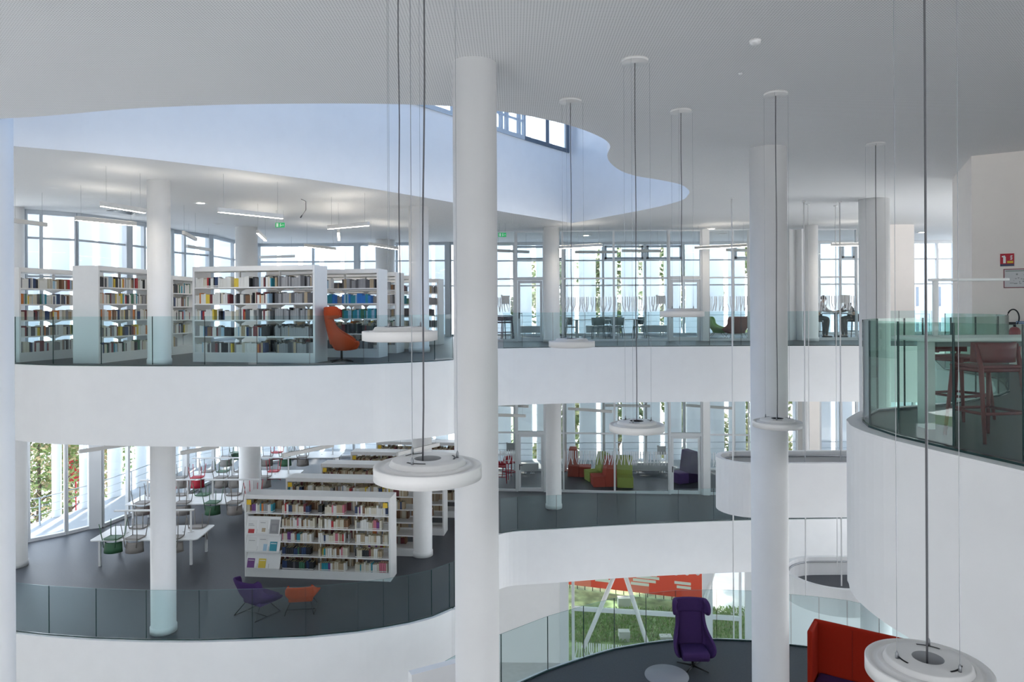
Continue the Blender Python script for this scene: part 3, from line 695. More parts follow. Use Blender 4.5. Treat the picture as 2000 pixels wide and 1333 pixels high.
# the two rows at right angles (long side faces right)
def side_case(p0, p1, L, label, w=.62):
    a = xy(*p0, L2); b = xy(*p1, L2); th = angle(a, b)
    o, z_ = bookcase(label, (a[0],a[1],L2), th, L, w, H=2.20, bays=max(2, int(L)), group='white bookcases of the upper level')
    for k in range(5): put_books(o, .06, L-.12, z_[k], .02, False, .88, 'mix', None, wid=.036, hmax=.25)
    return o
side_case((193,710.7), (287,699.8), 2.35, 'white bookcase seen by its blank end panel, left of the front column')
side_case((38,708.4), (137,699.7), 2.6, 'white bookcase at the far left of the upper level')
A3, rz3, L3 = between((337,694.3), (377,689.5), L2)
b3, z3 = bookcase('half empty white bookcase with a back panel, right of the front column', (A3[0],A3[1],L2), rz3, 1.9, .5, H=2.10, bays=2, back=True, group='white bookcases of the upper level')
for k in range(5): put_books(b3, .06, .95 if k else .3, z3[k], .02, False, .9, 'mix', None)
o = STUFF.build('books', [book_mat_plain for book_mat_plain in [mat('shelved_'+c.replace(' ','_'), BOOKC[c], .55) for c in SCOL]] + [PAGES])
tag(o, 'all the further rows of books filling the white bookcases', 'books', kind='stuff')
for p in PROTO.values():
    if 'used' in p: del p['used']
for o in bpy.data.objects:
    if o.name.startswith('book') and 'used' in o: del o['used']
# ================================================================ SEATING
def u_rows(levels, n=13, round_=.35):
    """levels: (z, y_back, half_width, wing_length, flare) ; front of the seat looks towards -y"""
    rows = []
    for z, yb, hw, wing, fl in levels:
        r = []
        for k in range(n):
            u = -1 + 2*k/(n-1); s = 1 if u >= 0 else -1; a = abs(u)
            if a <= .5:
                t = a/.5; r.append((s*hw*t, yb - .04*t**3 - .10*hw*t*t, z))
            else:
                t = (a-.5)/.5; r.append((s*(hw+fl*t), yb - .04 - .1*hw - wing*t, z - (.0 if wing < .3 else .02*t)))
        rows.append(r)
    return rows
FAB_OR = mat('orange_felt', (.46,.065,.02), .9, noise=.12, nscale=160, spec=.2); FAB_PU = mat('purple_felt', (.062,.030,.115), .9, noise=.18, nscale=160, spec=.2)
FAB_GR = mat('lime_fabric', (.36,.42,.10), .9, noise=.1, nscale=160, spec=.2); FAB_RE = mat('red_fabric', (.44,.075,.05), .9, noise=.1, nscale=160, spec=.2)
FAB_DR = mat('dusty_red_fabric', (.34,.13,.11), .9, noise=.1, nscale=160, spec=.2); FAB_LP = mat('violet_fabric', (.14,.075,.24), .9, noise=.1, nscale=160, spec=.2); FAB_RED2 = mat('sofa_red_felt', (.33,.018,.006), .9, noise=.1, nscale=160, spec=.2)
FAB_LG = mat('spring_green_fabric', (.34,.50,.22), .9, noise=.1, nscale=160, spec=.2)
def rbox(m, a, b): m.box(a, b)
def wing_chair(label, loc, rz, fab):
    r = thing('wing_chair', label, 'armchair', loc, rz)
    m = MB(); m.grid(u_rows([(.27,.10,.20,.16,.02),(.34,.16,.27,.38,.03),(.44,.22,.31,.50,.07),(.56,.26,.32,.46,.07),(.66,.285,.29,.30,.03),(.76,.31,.265,.15,.0),(.90,.335,.25,.10,0),(1.04,.355,.25,.09,0),(1.20,.37,.255,.09,0)]))
    m.build('shell', fab, r, solid=.06, subsurf=2)
    m = MB(); m.grid(u_rows([(.98,.305,.27,.15,.03),(1.03,.315,.30,.22,.03),(1.12,.33,.31,.23,.03),(1.21,.345,.305,.21,.02),(1.245,.355,.28,.15,0)]))
    m.build('headrest', fab, r, solid=.085, subsurf=2)
    m = MB(); m.profile([(-.36,.30),(-.40,.40),(-.37,.47),(.14,.42),(.14,.28),(-.20,.27)], -.255, .255); m.build('seat_cushion', fab, r, bevel=.035, bseg=3)
    m = MB(); m.profile([(.13,.40),(.24,.40),(.34,1.0),(.27,1.0)], -.235, .235); m.build('back_cushion', fab, r, bevel=.03, bseg=3)
    m = MB(); m.tube([(0,0,.03),(0,0,.29)], .026, 12); m.lathe([(0,.26),(.11,.26),(.11,.285),(0,.285)], 16); m.build('post', M_DARK, r)
    for k in range(4):
        a = PI/4 + k*PI/2 + .15; c, s_ = math.cos(a), math.sin(a)
        m = MB(); m.tube([(c*.02,s_*.02,.055),(c*.33,s_*.33,.018)], [.02,.012], 8); m.build('star_foot', M_DARK, r)
    return r
p = at_z(667, 707.5, L2); wing_chair('orange wing chair on a swivel base at the end of the upper bookcase', (p.x, p.y+.02, L2), math.radians(100), FAB_OR)
p = at_z(1353, 1306, L1); wing_chair('purple high-backed wing chair on the dark curved platform', (p.x, p.y, L1), math.radians(-3), FAB_PU)
def lounge_chair(label, loc, rz, fab, s=1.0, high=True, legs='sled'):
    r = thing('lounge_chair', label, 'armchair', loc, rz)
    top = [(.50,.30,.36,.34,.06),(.58,.34,.34,.16,.02),(.68,.38,.36,.16,.0),(.80,.43,.39,.20,-.02),(.90,.47,.36,.17,-.06)] if high else [(.52,.27,.34,.30,.03),(.60,.30,.33,.18,0),(.70,.33,.30,.10,-.03)]
    lv = [(.24,.04,.14,.20,.02),(.28,.14,.24,.46,.03),(.36,.21,.31,.58,.08),(.44,.26,.36,.55,.11)] + top
    m = MB(); m.grid([[(x*s, y*s, z*s) for x, y, z in row] for row in u_rows(lv)]); m.build('shell', fab, r, solid=.05*s, subsurf=2)
    m = MB(); m.profile([(-.40*s,.33*s),(-.42*s,.40*s),(-.36*s,.43*s),(.18*s,.36*s),(.16*s,.25*s),(-.2*s,.25*s)], -.30*s, .30*s); m.build('seat_cushion', fab, r, bevel=.03, bseg=3)
    for sx in (-1, 1):
        m = MB(); x = .30*s*sx; xx = .36*s*sx
        m.tube([(x*.8,.10*s,.30*s),(xx,.36*s,.012),(xx,-.36*s,.012),(x*.8,-.12*s,.30*s)], .011, 8); m.build('sled_leg', M_DARK, r)
    m = MB(); m.tube([(-.36*s,.02,.014),(.36*s,.02,.014)], .009, 8); m.build('cross_bar', M_DARK, r)
    return r
p = at_z(503, 1199, L1); lounge_chair('purple winged low armchair behind the lower balustrade', (p.x, p.y, L1), math.radians(148), FAB_PU, .98)
p = at_z(586, 1195, L1); lounge_chair('orange low armchair beside the purple winged one', (p.x, p.y+.1, L1), math.radians(188), FAB_OR, .90, high=False)
p = at_z(1403, 662.5, L2); lounge_chair('light green armchair behind the upper balustrade', (at_y(1402,660,26.9).x, 26.9, L2), math.radians(65), FAB_LG, .93)
p = at_y(1433, 660, 26.3); lounge_chair('dusty red armchair seen from behind beside the light green one', (p.x, 26.0, L2), math.radians(180), FAB_DR, .95)
# block seats in the lounge room
def block_seat(label, px, py, rz, fab, fab_shade=None, w=.66, H=1.12):
    p = at_z(px, py, L1); r = thing('block_seat', label, 'block seat', (p.x, p.y, L1), rz, 'block seats in the lounge room')
    m = MB(); m.profile([(-.48,.02),(-.50,.43),(-.02,.43),(-.02,.02)], -w/2, w/2); m.build('seat_block', fab, r, bevel=.02)
    m = MB(); m.profile([(-.015,.02),(-.015,.43),(.10,H),(.40,H),(.46,.02)], -w/2, w/2); m.build('back_block', fab_shade or fab, r, bevel=.02)
    return r
block_seat('tall red block seat at the left of the lounge room', 1131, 930, math.radians(82), FAB_RE, H=1.16)
block_seat('lime green block seat half hidden behind a red one', 1168, 939, math.radians(-74), FAB_GR, w=.6)
block_seat('red block seat beside the white post of the glass wall', 1180, 949, math.radians(-86), FAB_RE)
block_seat('lime green block seat facing the glass wall', 1220, 949, math.radians(-6), FAB_GR, w=.62)
block_seat('violet block seat seen through the glass door', 1337, 942, math.radians(-68), FAB_LP, FAB_PU, H=1.25)  # darker back block paints in the shadowed side of the seat
# radiators / benches along the outer windows
RADM = mat('radiator_white', (.62,.64,.65), .5)
def heater(px0, px1, Y, z, label):
    a = at_y(px0, 600, Y); b = at_y(px1, 600, Y); L = b.x-a.x
    r = thing('radiator_bench', label, 'radiator', (a.x, Y, z), 0, 'low radiators under the far windows')
    m = MB(); m.box((0,-.11,.14), (L,.11,.44)); m.build('casing', RADM, r, bevel=.01)
    for x in (.25, L-.3, L-.2):
        m = MB(); m.box((x-.02,-.03,0), (x+.02,.03,.14)); m.box((x-.05,-.08,0), (x+.05,.08,.012)); m.build('foot', RADM, r)
heater(1233, 1303, 30.1, L1, 'low white radiator to the right of the lime green block seats'); heater(1012, 1050, 30.1, L1, 'low white radiator seen through the middle-level door')
heater(1144, 1210, 30.1, L2, 'low radiator behind the grey meeting chairs'); heater(1252, 1304, 30.1, L2, 'low radiator right of the grey meeting chairs'); heater(1013, 1056, 30.1, L2, 'low radiator seen through the open upper door')
# stacking chairs ------------------------------------------------------------
CH = {'grey': mat('chair_taupe', (.33,.30,.28), .55), 'green': mat('chair_green', (.05,.15,.075), .5), 'red': mat('chair_red', (.55,.02,.045), .5), 'slate': mat('chair_slate', (.28,.32,.33), .5)}  # slate seats lightened to carry the haze of the glass wall
FR = {'grey': mat('chair_frame_taupe', (.22,.20,.18), .5), 'green': CH['green'], 'red': CH['red'], 'slate': mat('chair_frame_slate', (.16,.19,.21), .5)}
def chair(col, label, loc, rot, group):
    r = thing('reading_chair', label, 'chair', loc, 0, group); r.rotation_euler = rot
    m = MB(); pts = [(.21*math.copysign(abs(math.cos(t))**.55, math.cos(t)), .21*math.copysign(abs(math.sin(t))**.55, math.sin(t))) for t in [2*PI*k/24 for k in range(24)]]
    m.prism(pts, .435, .455); m.build('seat', CH[col], r)
    m = MB(); rows = []
    for z, q in ((.53,.0),(.60,.012),(.70,.03),(.82,.05)):
        rows.append([((.235+q*.4)*math.sin(a), -.03 + (.215+q)*math.cos(a), z) for a in [(-1.45+2.9*k/14) for k in range(15)]])
    m.grid(rows); m.build('backrest', CH[col], r, solid=.014)
    for sx in (-1,1):
        m = MB(); m.tube([(sx*.195,-.17,.445),(sx*.235,-.235,0)], [.013,.010], 8); m.build('leg', FR[col], r)
        m = MB(); m.tube([(sx*.16,.20,.66),(sx*.19,.205,.45),(sx*.235,.275,0)], [.010,.013,.010], 8); m.build('leg', FR[col], r)
    m = MB(); m.tube([(-.2,-.17,.438),(.2,-.17,.438),(.2,.15,.438),(-.2,.15,.438),(-.2,-.17,.438)], .012, 8); m.build('seat_frame', FR[col], r)
    return r
CPRO = {}
def put_chair(col, label, loc, rot, group):
    if col not in CPRO: CPRO[col] = chair(col, label, loc, rot, group); return CPRO[col]
    return dup(CPRO[col], label, loc, rot, group)
def rtable(name, label, loc, rz, L, W, h=.74, cat='table', group=None, lamp=True, legw=.06, lampname=None):
    r = thing(name, label, cat, loc, rz, group)
    k = .09; P = []
    for cx, cy, a0 in ((L/2-k, W/2-k, 0), (-L/2+k, W/2-k, 90), (-L/2+k, -W/2+k, 180), (L/2-k, -W/2+k, 270)):
        for q in range(5): a = math.radians(a0+q*22.5); P.append((cx+k*math.cos(a), cy+k*math.sin(a)))
    m = MB(); m.prism(P, h-.03, h); m.build('tabletop', M_WHITE, r)
    for sx in (-1,1):
        for sy in (-1,1):
            m = MB(); x = sx*(L/2-.22); y = sy*(W/2-.13); m.box((x-legw/2,y-legw/2,0), (x+legw/2,y+legw/2,h-.03)); m.build('leg', M_WHITE, r)
    for x in (-L*.28, L*.28):
        m = MB(); m.lathe([(0,h+.001),(.035,h+.001),(.035,h+.003),(0,h+.003)], 14, (x, .0, 0)); m.build('cable_outlet', M_GREYP, r)
    return r
TB = [((-10.08,20.0), .03, 2.9, 1.30, 'front reading table of the middle level'), ((-10.35,23.55), .03, 4.3, 1.30, 'second reading table from the front'), ((-10.2,27.0), .02, 4.2, 1.30, 'third reading table from the front'), ((-9.3,30.6), .0, 3.9, 1.30, 'rearmost reading table by the far windows')]
LMP = mat('lamp_white', (.80,.80,.80), .4)
for i, ((x,y), rz_, L, W, lab) in enumerate(TB):
    rtable('reading_table', 'long white ' + lab, (x,y,L1), rz_, L, W, group='white reading tables with chairs turned over on them')
    for sx in ((0,) if i == 0 else (-1,1)):
        r = thing('table_lamp', 'white bar lamp on posts on the ' + lab + ('' if not sx else ', %s half' % ('left' if sx < 0 else 'right')), 'lamp', (x+sx*L*.25, y, .742), rz_, 'white bar lamps on the reading tables')
        Lb = L*.76 if i == 0 else L*.42
        m = MB(); m.box((-Lb/2,-.05,.60), (Lb/2,.05,.635)); m.build('lamp_bar', LMP, r, bevel=.006)
        for px_ in (-Lb*.36, Lb*.46 if i == 0 else Lb*.36):
            m = MB(); m.box((px_-.022,-.022,0), (px_+.022,.022,.60)); m.box((px_-.06,-.06,0), (px_+.06,.06,.008)); m.build('lamp_post', LMP, r)
G = 'chairs turned over on the reading tables'
def upturned(i, side, items):
    (x, y), rz_, L, W, lab = TB[i]
    for k, (col, px) in enumerate(items):
        yy = y + (-(W/2)+.17 if side == 'f' else (W/2)-.17)
        xx = (px-1000)/F*yy
        w_ = {'f': 'near', 'b': 'far'}[side]
        put_chair(col, 'upturned %s chair, %s from left along the %s edge of the %s reading table' % ({'grey':'taupe'}.get(col, col), ordn(k), w_, ('front', 'second', 'third', 'rearmost')[i]), (xx, yy, .742+.456), (PI, 0, (0 if side == 'f' else PI)+random.uniform(-.12,.12)), G)
upturned(0, 'f', [('green',220),('grey',262),('grey',338)]); upturned(0, 'b', [('grey',270),('grey',325),('grey',385)])
upturned(1, 'f', [('grey',277),('red',322),('grey',356),('green',414),('grey',457)]); upturned(1, 'b', [('grey',300),('grey',352),('green',395),('grey',455),('red',493)])
upturned(2, 'f', [('grey',352),('red',384),('grey',431),('grey',458),('grey',515)]); upturned(2, 'b', [('grey',405),('green',434),('grey',470),('red',533)])
upturned(3, 'f', [('grey',440),('grey',520),('green',556),('grey',590)]); upturned(3, 'b', [('green',460),('red',540),('grey',572)])
# upper meeting room: table with chairs
mt = at_y(1183, 600, 28.0)
rtable('meeting_table', 'slate-shaded long meeting table behind the upper glass wall', (mt.x, 27.9, L2), 0, 2.75, .9, h=.74)
G2 = 'slate chairs round the upper meeting table'
for px, Y, rz_, lab in ((1117, 27.9, math.radians(90), 'slate chair at the left end of the meeting table'), (1168, 26.95, PI, 'slate chair in front of the meeting table, left of two'), (1206, 26.95, PI, 'slate chair in front of the meeting table, right of two'), (1178, 28.85, 0, 'slate chair behind the meeting table, left of two'), (1202, 28.85, 0, 'slate chair behind the meeting table, right of two'), (1247, 27.9, math.radians(-90), 'slate chair at the right end of the meeting table')):
    q = at_y(px, 600, Y); put_chair('slate', lab, (q.x, Y, L2), (0,0,rz_), G2)
# bar stools ---------------------------------------------------------------
SRED = mat('stool_red', (.17,.022,.027), .5)
def stool(label, loc, rz, m_=None, name='bar_stool', group=None, s=1.0):
    fm = m_ or SRED; r = thing(name, label, 'stool', loc, rz, group)
    m = MB(); m.profile([(-.20,.645),(.19,.645),(.19,.675),(-.20,.67)], -.20, .20); m.build('seat', fm, r, bevel=.012)
    m = MB(); rows = []
    for z, q in ((.70,0),(.76,.008),(.82,.016),(.875,.022)): rows.append([(.235*math.sin(a), -.02+(.215+q)*math.cos(a), z) for a in [(-1.15+2.3*k/12) for k in range(13)]])
    m.grid(rows); m.build('backrest', fm, r, solid=.022)
    for sx in (-1,1):
        m = MB(); m.tube([(sx*.185,-.17,.66),(sx*.225,-.225,0)], [.021,.015], 10); m.build('leg', fm, r)
        m = MB(); m.tube([(sx*.205,.115,.86),(sx*.195,.165,.66),(sx*.225,.235,0)], [.016,.022,.015], 10); m.build('leg', fm, r)
    m = MB(); z = .255; m.tube([(-.207,-.20,z),(.207,-.20,z),(.21,.21,z),(-.21,.21,z),(-.207,-.20,z)], .014, 8); m.build('footrest', fm, r)
    m = MB(); z = .63; m.tube([(-.19,-.175,z),(.19,-.175,z),(.195,.17,z),(-.195,.17,z),(-.19,-.175,z)], .017, 8); m.build('seat_frame', fm, r)
    return r
st = stool('red bar stool nearest the balcony glass, its back to the void', (4.27,6.42,L2), PI+.18+PI*0, group='red bar stools at the balcony table')
st.rotation_euler = (0,0,PI+.15)
st2 = dup(st, 'red bar stool on the far side of the white balcony table', (4.78,7.62,L2), .35)
bt = thing('high_table', 'white high table on the near balcony', 'table', (5.15,7.0,L2))
m = MB(); m.box((-1.25,-.33,.86), (2.2,.33,.90)); m.build('tabletop', M_WHITE, bt, bevel=.012)
for x in (-1.08, 1.9):
    m = MB(); m.box((x-.035,-.09,0), (x+.035,.09,.86)); m.build('leg', M_WHITE, bt)
m = MB(); m.box((-1.0,-.05,.80), (1.9,.05,.86)); m.build('beam', M_GREYP, bt)
tl = thing('table_lamp', 'white bar lamp standing on the high balcony table', 'lamp', (4.22,7.1,L2+.902))
m = MB(); m.box((-.05,-.04,.545), (.72,.04,.57)); m.build('lamp_bar', LMP, tl, bevel=.004)
m = MB(); m.box((-.018,-.018,0), (.018,.018,.545)); m.box((-.05,-.05,0), (.05,.05,.008)); m.build('lamp_post', LMP, tl)
# bar corners behind the middle column
M_SD = mat('stool_violet_grey', (.12,.09,.13), .5)
q = at_y(976, 600, 27.6); stool('dark bar stool at the high table just right of the middle column, upper level', (q.x,27.6,L2), PI, M_SD, group='dark stools of the upper bar room')
q = at_y(991, 600, 27.8); stool('dark bar stool by the open door of the upper bar room', (q.x,27.8,L2), PI-.1, M_SD, group='dark stools of the upper bar room')
MR = mat('stool_bright_red', (.45,.01,.03), .5)
q = at_y(977, 600, 28.6); stool('red bar stool just right of the middle column, middle level', (q.x,28.6,L1), PI, MR, group='red stools of the middle-level room')
q = at_y(994, 600, 29.3); stool('red bar stool near the middle-level glass door', (q.x,29.3,L1), .6, MR, group='red stools of the middle-level room')
for z, lv, Y in ((L2,'upper',28.6), (L1,'middle',29.9)):
    q = at_y(980, 600, Y); r = rtable('bar_table', 'white bar table right of the middle column on the %s level' % lv, (q.x-.4,Y,z), 0, 2.0, .55, h=.92)
# sofa and coffee table on the platform ---------------------------------------
a = at_z(1590, 1207, 1.35); b = at_z(1836, 1262, 1.35); th = angle((a.x,a.y), (b.x,b.y)); Ls = math.hypot(b.x-a.x, b.y-a.y)
so = thing('high_back_sofa', 'red high-backed sofa with a purple seat behind the near ring lamp', 'sofa', (a.x,a.y,L1), th)
m = MB(); m.box((.0,-.09,.12), (Ls,0,1.35)); o = m.build('back_panel', FAB_RED2, so, bevel=.035, bseg=3)
m = MB(); m.box((0,-.62,.12), (.085,-.095,1.35)); m.build('side_panel', FAB_RED2, so, bevel=.035, bseg=3)
m = MB(); m.box((.64,-.097,.45), (.648,-.088,1.30)); m.build('seam', mat('seam_dark_red', (.2,.01,.005), .9), so)
m = MB(); m.box((.10,-.66,.24), (Ls,-.10,.44)); m.build('seat_cushion', FAB_PU, so, bevel=.04, bseg=3)
for x in (.1, Ls-.1):
    m = MB(); m.box((x-.02,-.58,0), (x+.02,-.06,.12)); m.build('leg', M_DARK, so)
p = at_z(1302, 1319, .42); ct = thing('coffee_table', 'round grey coffee table in front of the purple wing chair', 'table', (p.x,p.y,L1))
m = MB(); m.lathe([(0,.40),(.385,.40),(.39,.41),(.385,.42),(0,.42)], 40); m.build('tabletop', mat('grey_laminate', (.26,.27,.29), .45), ct)
m = MB(); m.tube([(0,0,.01),(0,0,.40)], .035, 12); m.lathe([(0,0),(.22,0),(.22,.012),(0,.012)], 24); m.build('pedestal', M_DARK, ct)
# ================================================================ LAMPS
RINGW = mat('ring_white', (.76,.75,.74), .4)
def ring_lamp(label, x, y, ztop, r=.31, cab=0.0, rot=0.0):
    t = thing('ring_pendant_lamp', label, 'pendant lamp', (x,y,ztop), rot, 'white ring pendant lamps in the atrium')
    k = r/.31; H = CEIL - ztop
    m = MB(); m.lathe([(.0,-.082),(.285*k,-.082),(.31*k,-.075),(.31*k,-.004),(.306*k,0),(.288*k,0),(.280*k,-.010),(.252*k,-.010),(.248*k,.002),(.242*k,.004),(.222*k,.006)], 64); m.build('outer_ring', RINGW, t)
    m = MB(); m.lathe([(.224*k,.0),(.208*k,.030),(.200*k,.034),(.078*k,.036)], 64)
    m.build('inner_ring', RINGW, t)
    m = MB(); m.lathe([(.078*k,.036),(.074*k,.030),(.070*k,-.05),(0,-.055)], 32); m.build('hub', M_GREYP if cab else M_DARK, t)
    for a in (1.9, 4.0, 6.05):
        m = MB(); m.lathe([(.150*k,.0365),(.160*k,.0365),(.160*k,.0385),(.150*k,.0385)], 12, a0=a, a1=a+.75); m.build('slot', M_DARK, t)
    m = MB(); m.lathe([(0,-.083),(.27*k,-.083),(.27*k,-.0845),(0,-.0845)], 48); m.build('diffuser', M_DIFF, t)
    for a in (.12, 2.25, 4.3):
        c, s_ = math.cos(a)*.17*k, math.sin(a)*.17*k
        m = MB(); m.tube([(c,s_,.03),(c,s_,H-.03)], .0016, 5); w = m.build('wire', M_STEEL, t)
        m = MB(); m.tube([(c,s_,.03),(c,s_,.06),(c,s_,.075)], [.008,.008,.003], 8); m.build('wire_grip', M_STEEL, w)
    m = MB(); pts = [(.02*math.sin(q*1.3)*.2 - cab*.03*(1-q/10), 0, -.04+(H-.0)*q/10) for q in range(11)]
    pts[-1] = (0,0,H-.03); m.tube(pts, .0055, 6); m.build('power_cable', M_CABLE, t)
    m = MB(); m.lathe([(0,H-.036),(.012,H-.036),(.014,H-.03),(.145,H-.03),(.150,H-.026),(.150,H-.001),(0,H-.001)], 40); m.build('canopy', RINGW, t)
    return t
q = at_y(834, 600, 4.1); ring_lamp('large white ring lamp hanging before the middle-level bookcases', q.x, 4.1, 6.10, cab=1)
q = at_y(781, 600, 5.9); ring_lamp('white ring lamp seen from the side before the orange wing chair', q.x, 5.9, 6.815)
q = at_z(1240, 117, CEIL); ring_lamp('white ring lamp hanging before the lime block seats', q.x, q.y, 5.68)
q = at_z(1107, 196, CEIL); ring_lamp('white ring lamp hanging right of the middle column, before the slab edge', q.x+.05, q.y, 6.55)
q = at_z(1330, 216, CEIL); ring_lamp('white ring lamp level with the eye before the upper glass door', q.x, q.y, 6.945)
q = at_z(1512, 182, CEIL); ring_lamp('white ring lamp in front of the second tall column', q.x+.02, q.y, 5.50)
q = at_y(1809, 600, 3.87); ring_lamp('near white ring lamp at the bottom right, seen from above', q.x, 3.87, 5.05, cab=1, rot=.9)
q = at_z(1710, 280, CEIL); ring_lamp('white ring lamp hidden behind the balcony slab, its cable before the thick column', q.x, q.y, 4.2)
BARW = mat('bar_lamp_white', (.66,.65,.63), .45)
def bar_lamp(p0, p1, z, lit, label, top, minlen=1.45):
    a = at_z(*p0, z); b = at_z(*p1, z); d = Vector((b.x-a.x, b.y-a.y)); L = d.length
    if L < .9: L = minlen
    th = math.atan2(d.y, d.x)
    t = thing('bar_pendant_lamp', label, 'pendant lamp', (a.x,a.y,z), th, 'slim bar pendant lamps')
    m = MB(); m.box((0,-.035,.0), (L,.035,.095)); m.build('housing', BARW, t, bevel=.004)
    m = MB(); m.box((.01,-.028,-.004), (L-.01,.028,-.0005)); m.build('diffuser', M_LED if lit else M_DIFF, t)
    if lit:
        m = MB(); m.quad([(.03,-.02,.0965),(L-.03,-.02,.0965),(L-.03,.02,.0965),(.03,.02,.0965)]); m.build('upper_diffuser', M_UPFILL, t)
    for x in (.12, L-.12):
        m = MB(); m.tube([(x,0,.095),(x,0,top-z)], .0025, 5); m.build('wire', M_STEEL, t)
ZB = 9.0
for p0, p1, lit, lab in (((197,403),(283,416.5),1,'lit bar lamp just left of the round column in front of the upper bookcases'), ((147,430.5),(266,441.5),1,'lit bar lamp over the leftmost upper bookcases'), ((20,434),(91,443),0,'unlit bar lamp in front of the first upper window'),
        ((426,414.5),(552,427.5),1,'lit bar lamp nearest the void over the long upper bookcase'), ((358,458),(383,471),0,'bar lamp seen almost end-on by the left windows'), ((365,484),(411,491),0,'grey bar lamp crossing the left window mullions'),
        ((503,456),(519,471),1,'lit bar lamp seen end-on left of the green exit sign'), ((641,448),(720,441),1,'lit bar lamp tilting up to the right above the second upper bookcase'), ((661,455),(662,470),1,'lit bar lamp seen end-on under the tilted one'),
        ((595,482),(655,489),1,'bar lamp before the far windows above the long bookcase'), ((721,479.5),(777,488),1,'lit bar lamp left of the hanging cables'), ((507,505),(575,503),0,'grey bar lamp low before the far left windows'),
        ((1092.5,486),(1176,481.5),1,'lit bar lamp over the upper walkway before the meeting room'), ((1357,487),(1459,482),1,'lit bar lamp over the upper walkway before the armchairs'), ((1623,481),(1690,480),1,'lit bar lamp above the seated people')):
    bar_lamp(p0, p1, ZB, lit, lab, CEIL)
for p0, p1, lab in (((1123,495),(1205,495),'grey bar lamp inside the upper meeting room, left of two'), ((1215,492.5),(1291,493),'grey bar lamp inside the upper meeting room, right of two'), ((968,492),(1033,495),'grey bar lamp inside the upper bar room'), ((1418,491),(1480,492),'grey bar lamp behind the upper armchairs')):
    bar_lamp(p0, p1, ZB, 0, lab, CEIL)
for p0, p1, lab in (((1110,801),(1196,807),'grey bar lamp over the red block seat'), ((1182,794.5),(1270,796),'grey bar lamp behind the cable of the middle ring lamp'), ((1250,783),(1333,784),'grey bar lamp close under the slab edge of the lounge room'), ((1340,794.5),(1431,800.5),'grey bar lamp before the middle-level window right of the glass door'),
        ((968,793),(1032,797),'upper of two grey bar lamps right of the middle column, middle level'), ((968,813.5),(1027,815.5),'lower of two grey bar lamps right of the middle column, middle level'),
        ((154,886),(217,876.5),'grey bar lamp by the first reading-room windows'), ((353,889),(427,875.5),'grey bar lamp over the reading tables'), ((552,894),(651,873.5),'grey bar lamp at the left end of the rear bookcases'), ((776,891),(857,871.5),'grey bar lamp behind the large ring lamp')):
    bar_lamp(p0, p1, 3.2, 0, lab, L2-SOF, 1.7)
a = at_z(1128, 1124, -2.1); b = at_z(1213, 1124, -2.1)
bar_lamp((1128,1124), (1213,1124), -2.1, 0, 'grey bar lamp under the slab above the red hoarding', L1-SOF, 1.6)
# spotlights under the slab
sl = at_y(1342, 1108, 23.8); r = thing('track_spotlight', 'white three-headed spotlight under the slab above the purple wing chair', 'spotlight', (sl.x, sl.y, L1-SOF))
m = MB(); m.box((-.45,-.04,-.07), (.45,.04,-.001)); m.build('track', M_WHITE, r)
for x in (-.36, 0, .36):
    m = MB(); m.tube([(x,0,-.07),(x,0,-.14)], .02, 8); m.tube([(x,.07,-.15),(x-.03,-.10,-.21)], .065, 14); m.build('spot_head', RINGW, r)
# recessed lights, detectors, exit signs, hatch
DLM = mat('downlight_glow', (1,.95,.85), .5, emit=(1,.92,.78), estr=8)
for px, py, lit, lab in ((392,396.5,1,'small lit downlight in the ceiling above the long bookcase'), (425,437.5,0,'flat round ceiling diffuser near the first downlight'), (1390,447,1,'lit downlight at the far edge of the perforated ceiling'), (1412,457,0,'pale round ceiling diffuser above the lit bar lamp'), (1145,460,1,'lit downlight in the upper meeting room ceiling'), (1800,454,1,'lit downlight in front of the far right window')):
    p = at_z(px, py, CEIL); r = thing('downlight', lab, 'ceiling light', (p.x,p.y,CEIL-.0015))
    m = MB(); m.lathe([(.10,0),(.16,0),(.165,-.006),(.155,-.012),(.10,-.010)], 24); m.build('trim_ring', M_WHITE, r)
    m = MB(); m.lathe([(0,-.005),(.10,-.005)], 24); m.build('lens', DLM if lit else M_DIFF, r)
for px, py, lab in ((1475,79,'round white smoke detector on the perforated ceiling'), (1447,143,'small sensor on the ceiling right of the first canopy')):
    p = at_z(px, py, CEIL); m = MB(); k = 1 if py < 100 else .45
    m.lathe([(0,-.05*k),(.03*k,-.05*k),(.055*k,-.03*k),(.06*k,-.001),(0,-.001)], 20, (p.x,p.y,CEIL)); tag(m.build('smoke_detector', M_WHITE), lab, 'detector')
hq = [at_z(*p, CEIL) for p in ((208,411.5),(232,409.5),(264,414),(258,419.5))]
r = thing('ceiling_hatch', 'open dark ceiling hatch with a hanging flap between two lit bar lamps', 'hatch', (hq[0].x,hq[0].y,CEIL))
m = MB(); m.prism([(p.x-hq[0].x, p.y-hq[0].y) for p in hq], -.012, -.002); m.build('opening', M_DARK, r)  # black sheet painted for the darkness inside the hatch
m = MB(); m.bar((hq[2].x-hq[0].x, hq[2].y-hq[0].y), (hq[3].x-hq[0].x, hq[3].y-hq[0].y), -.10, -.013, .012); m.build('flap', M_WHITE, r)
EXG = mat('exit_green', (.03,.22,.09), .5, emit=(.02,.5,.15), estr=.12)
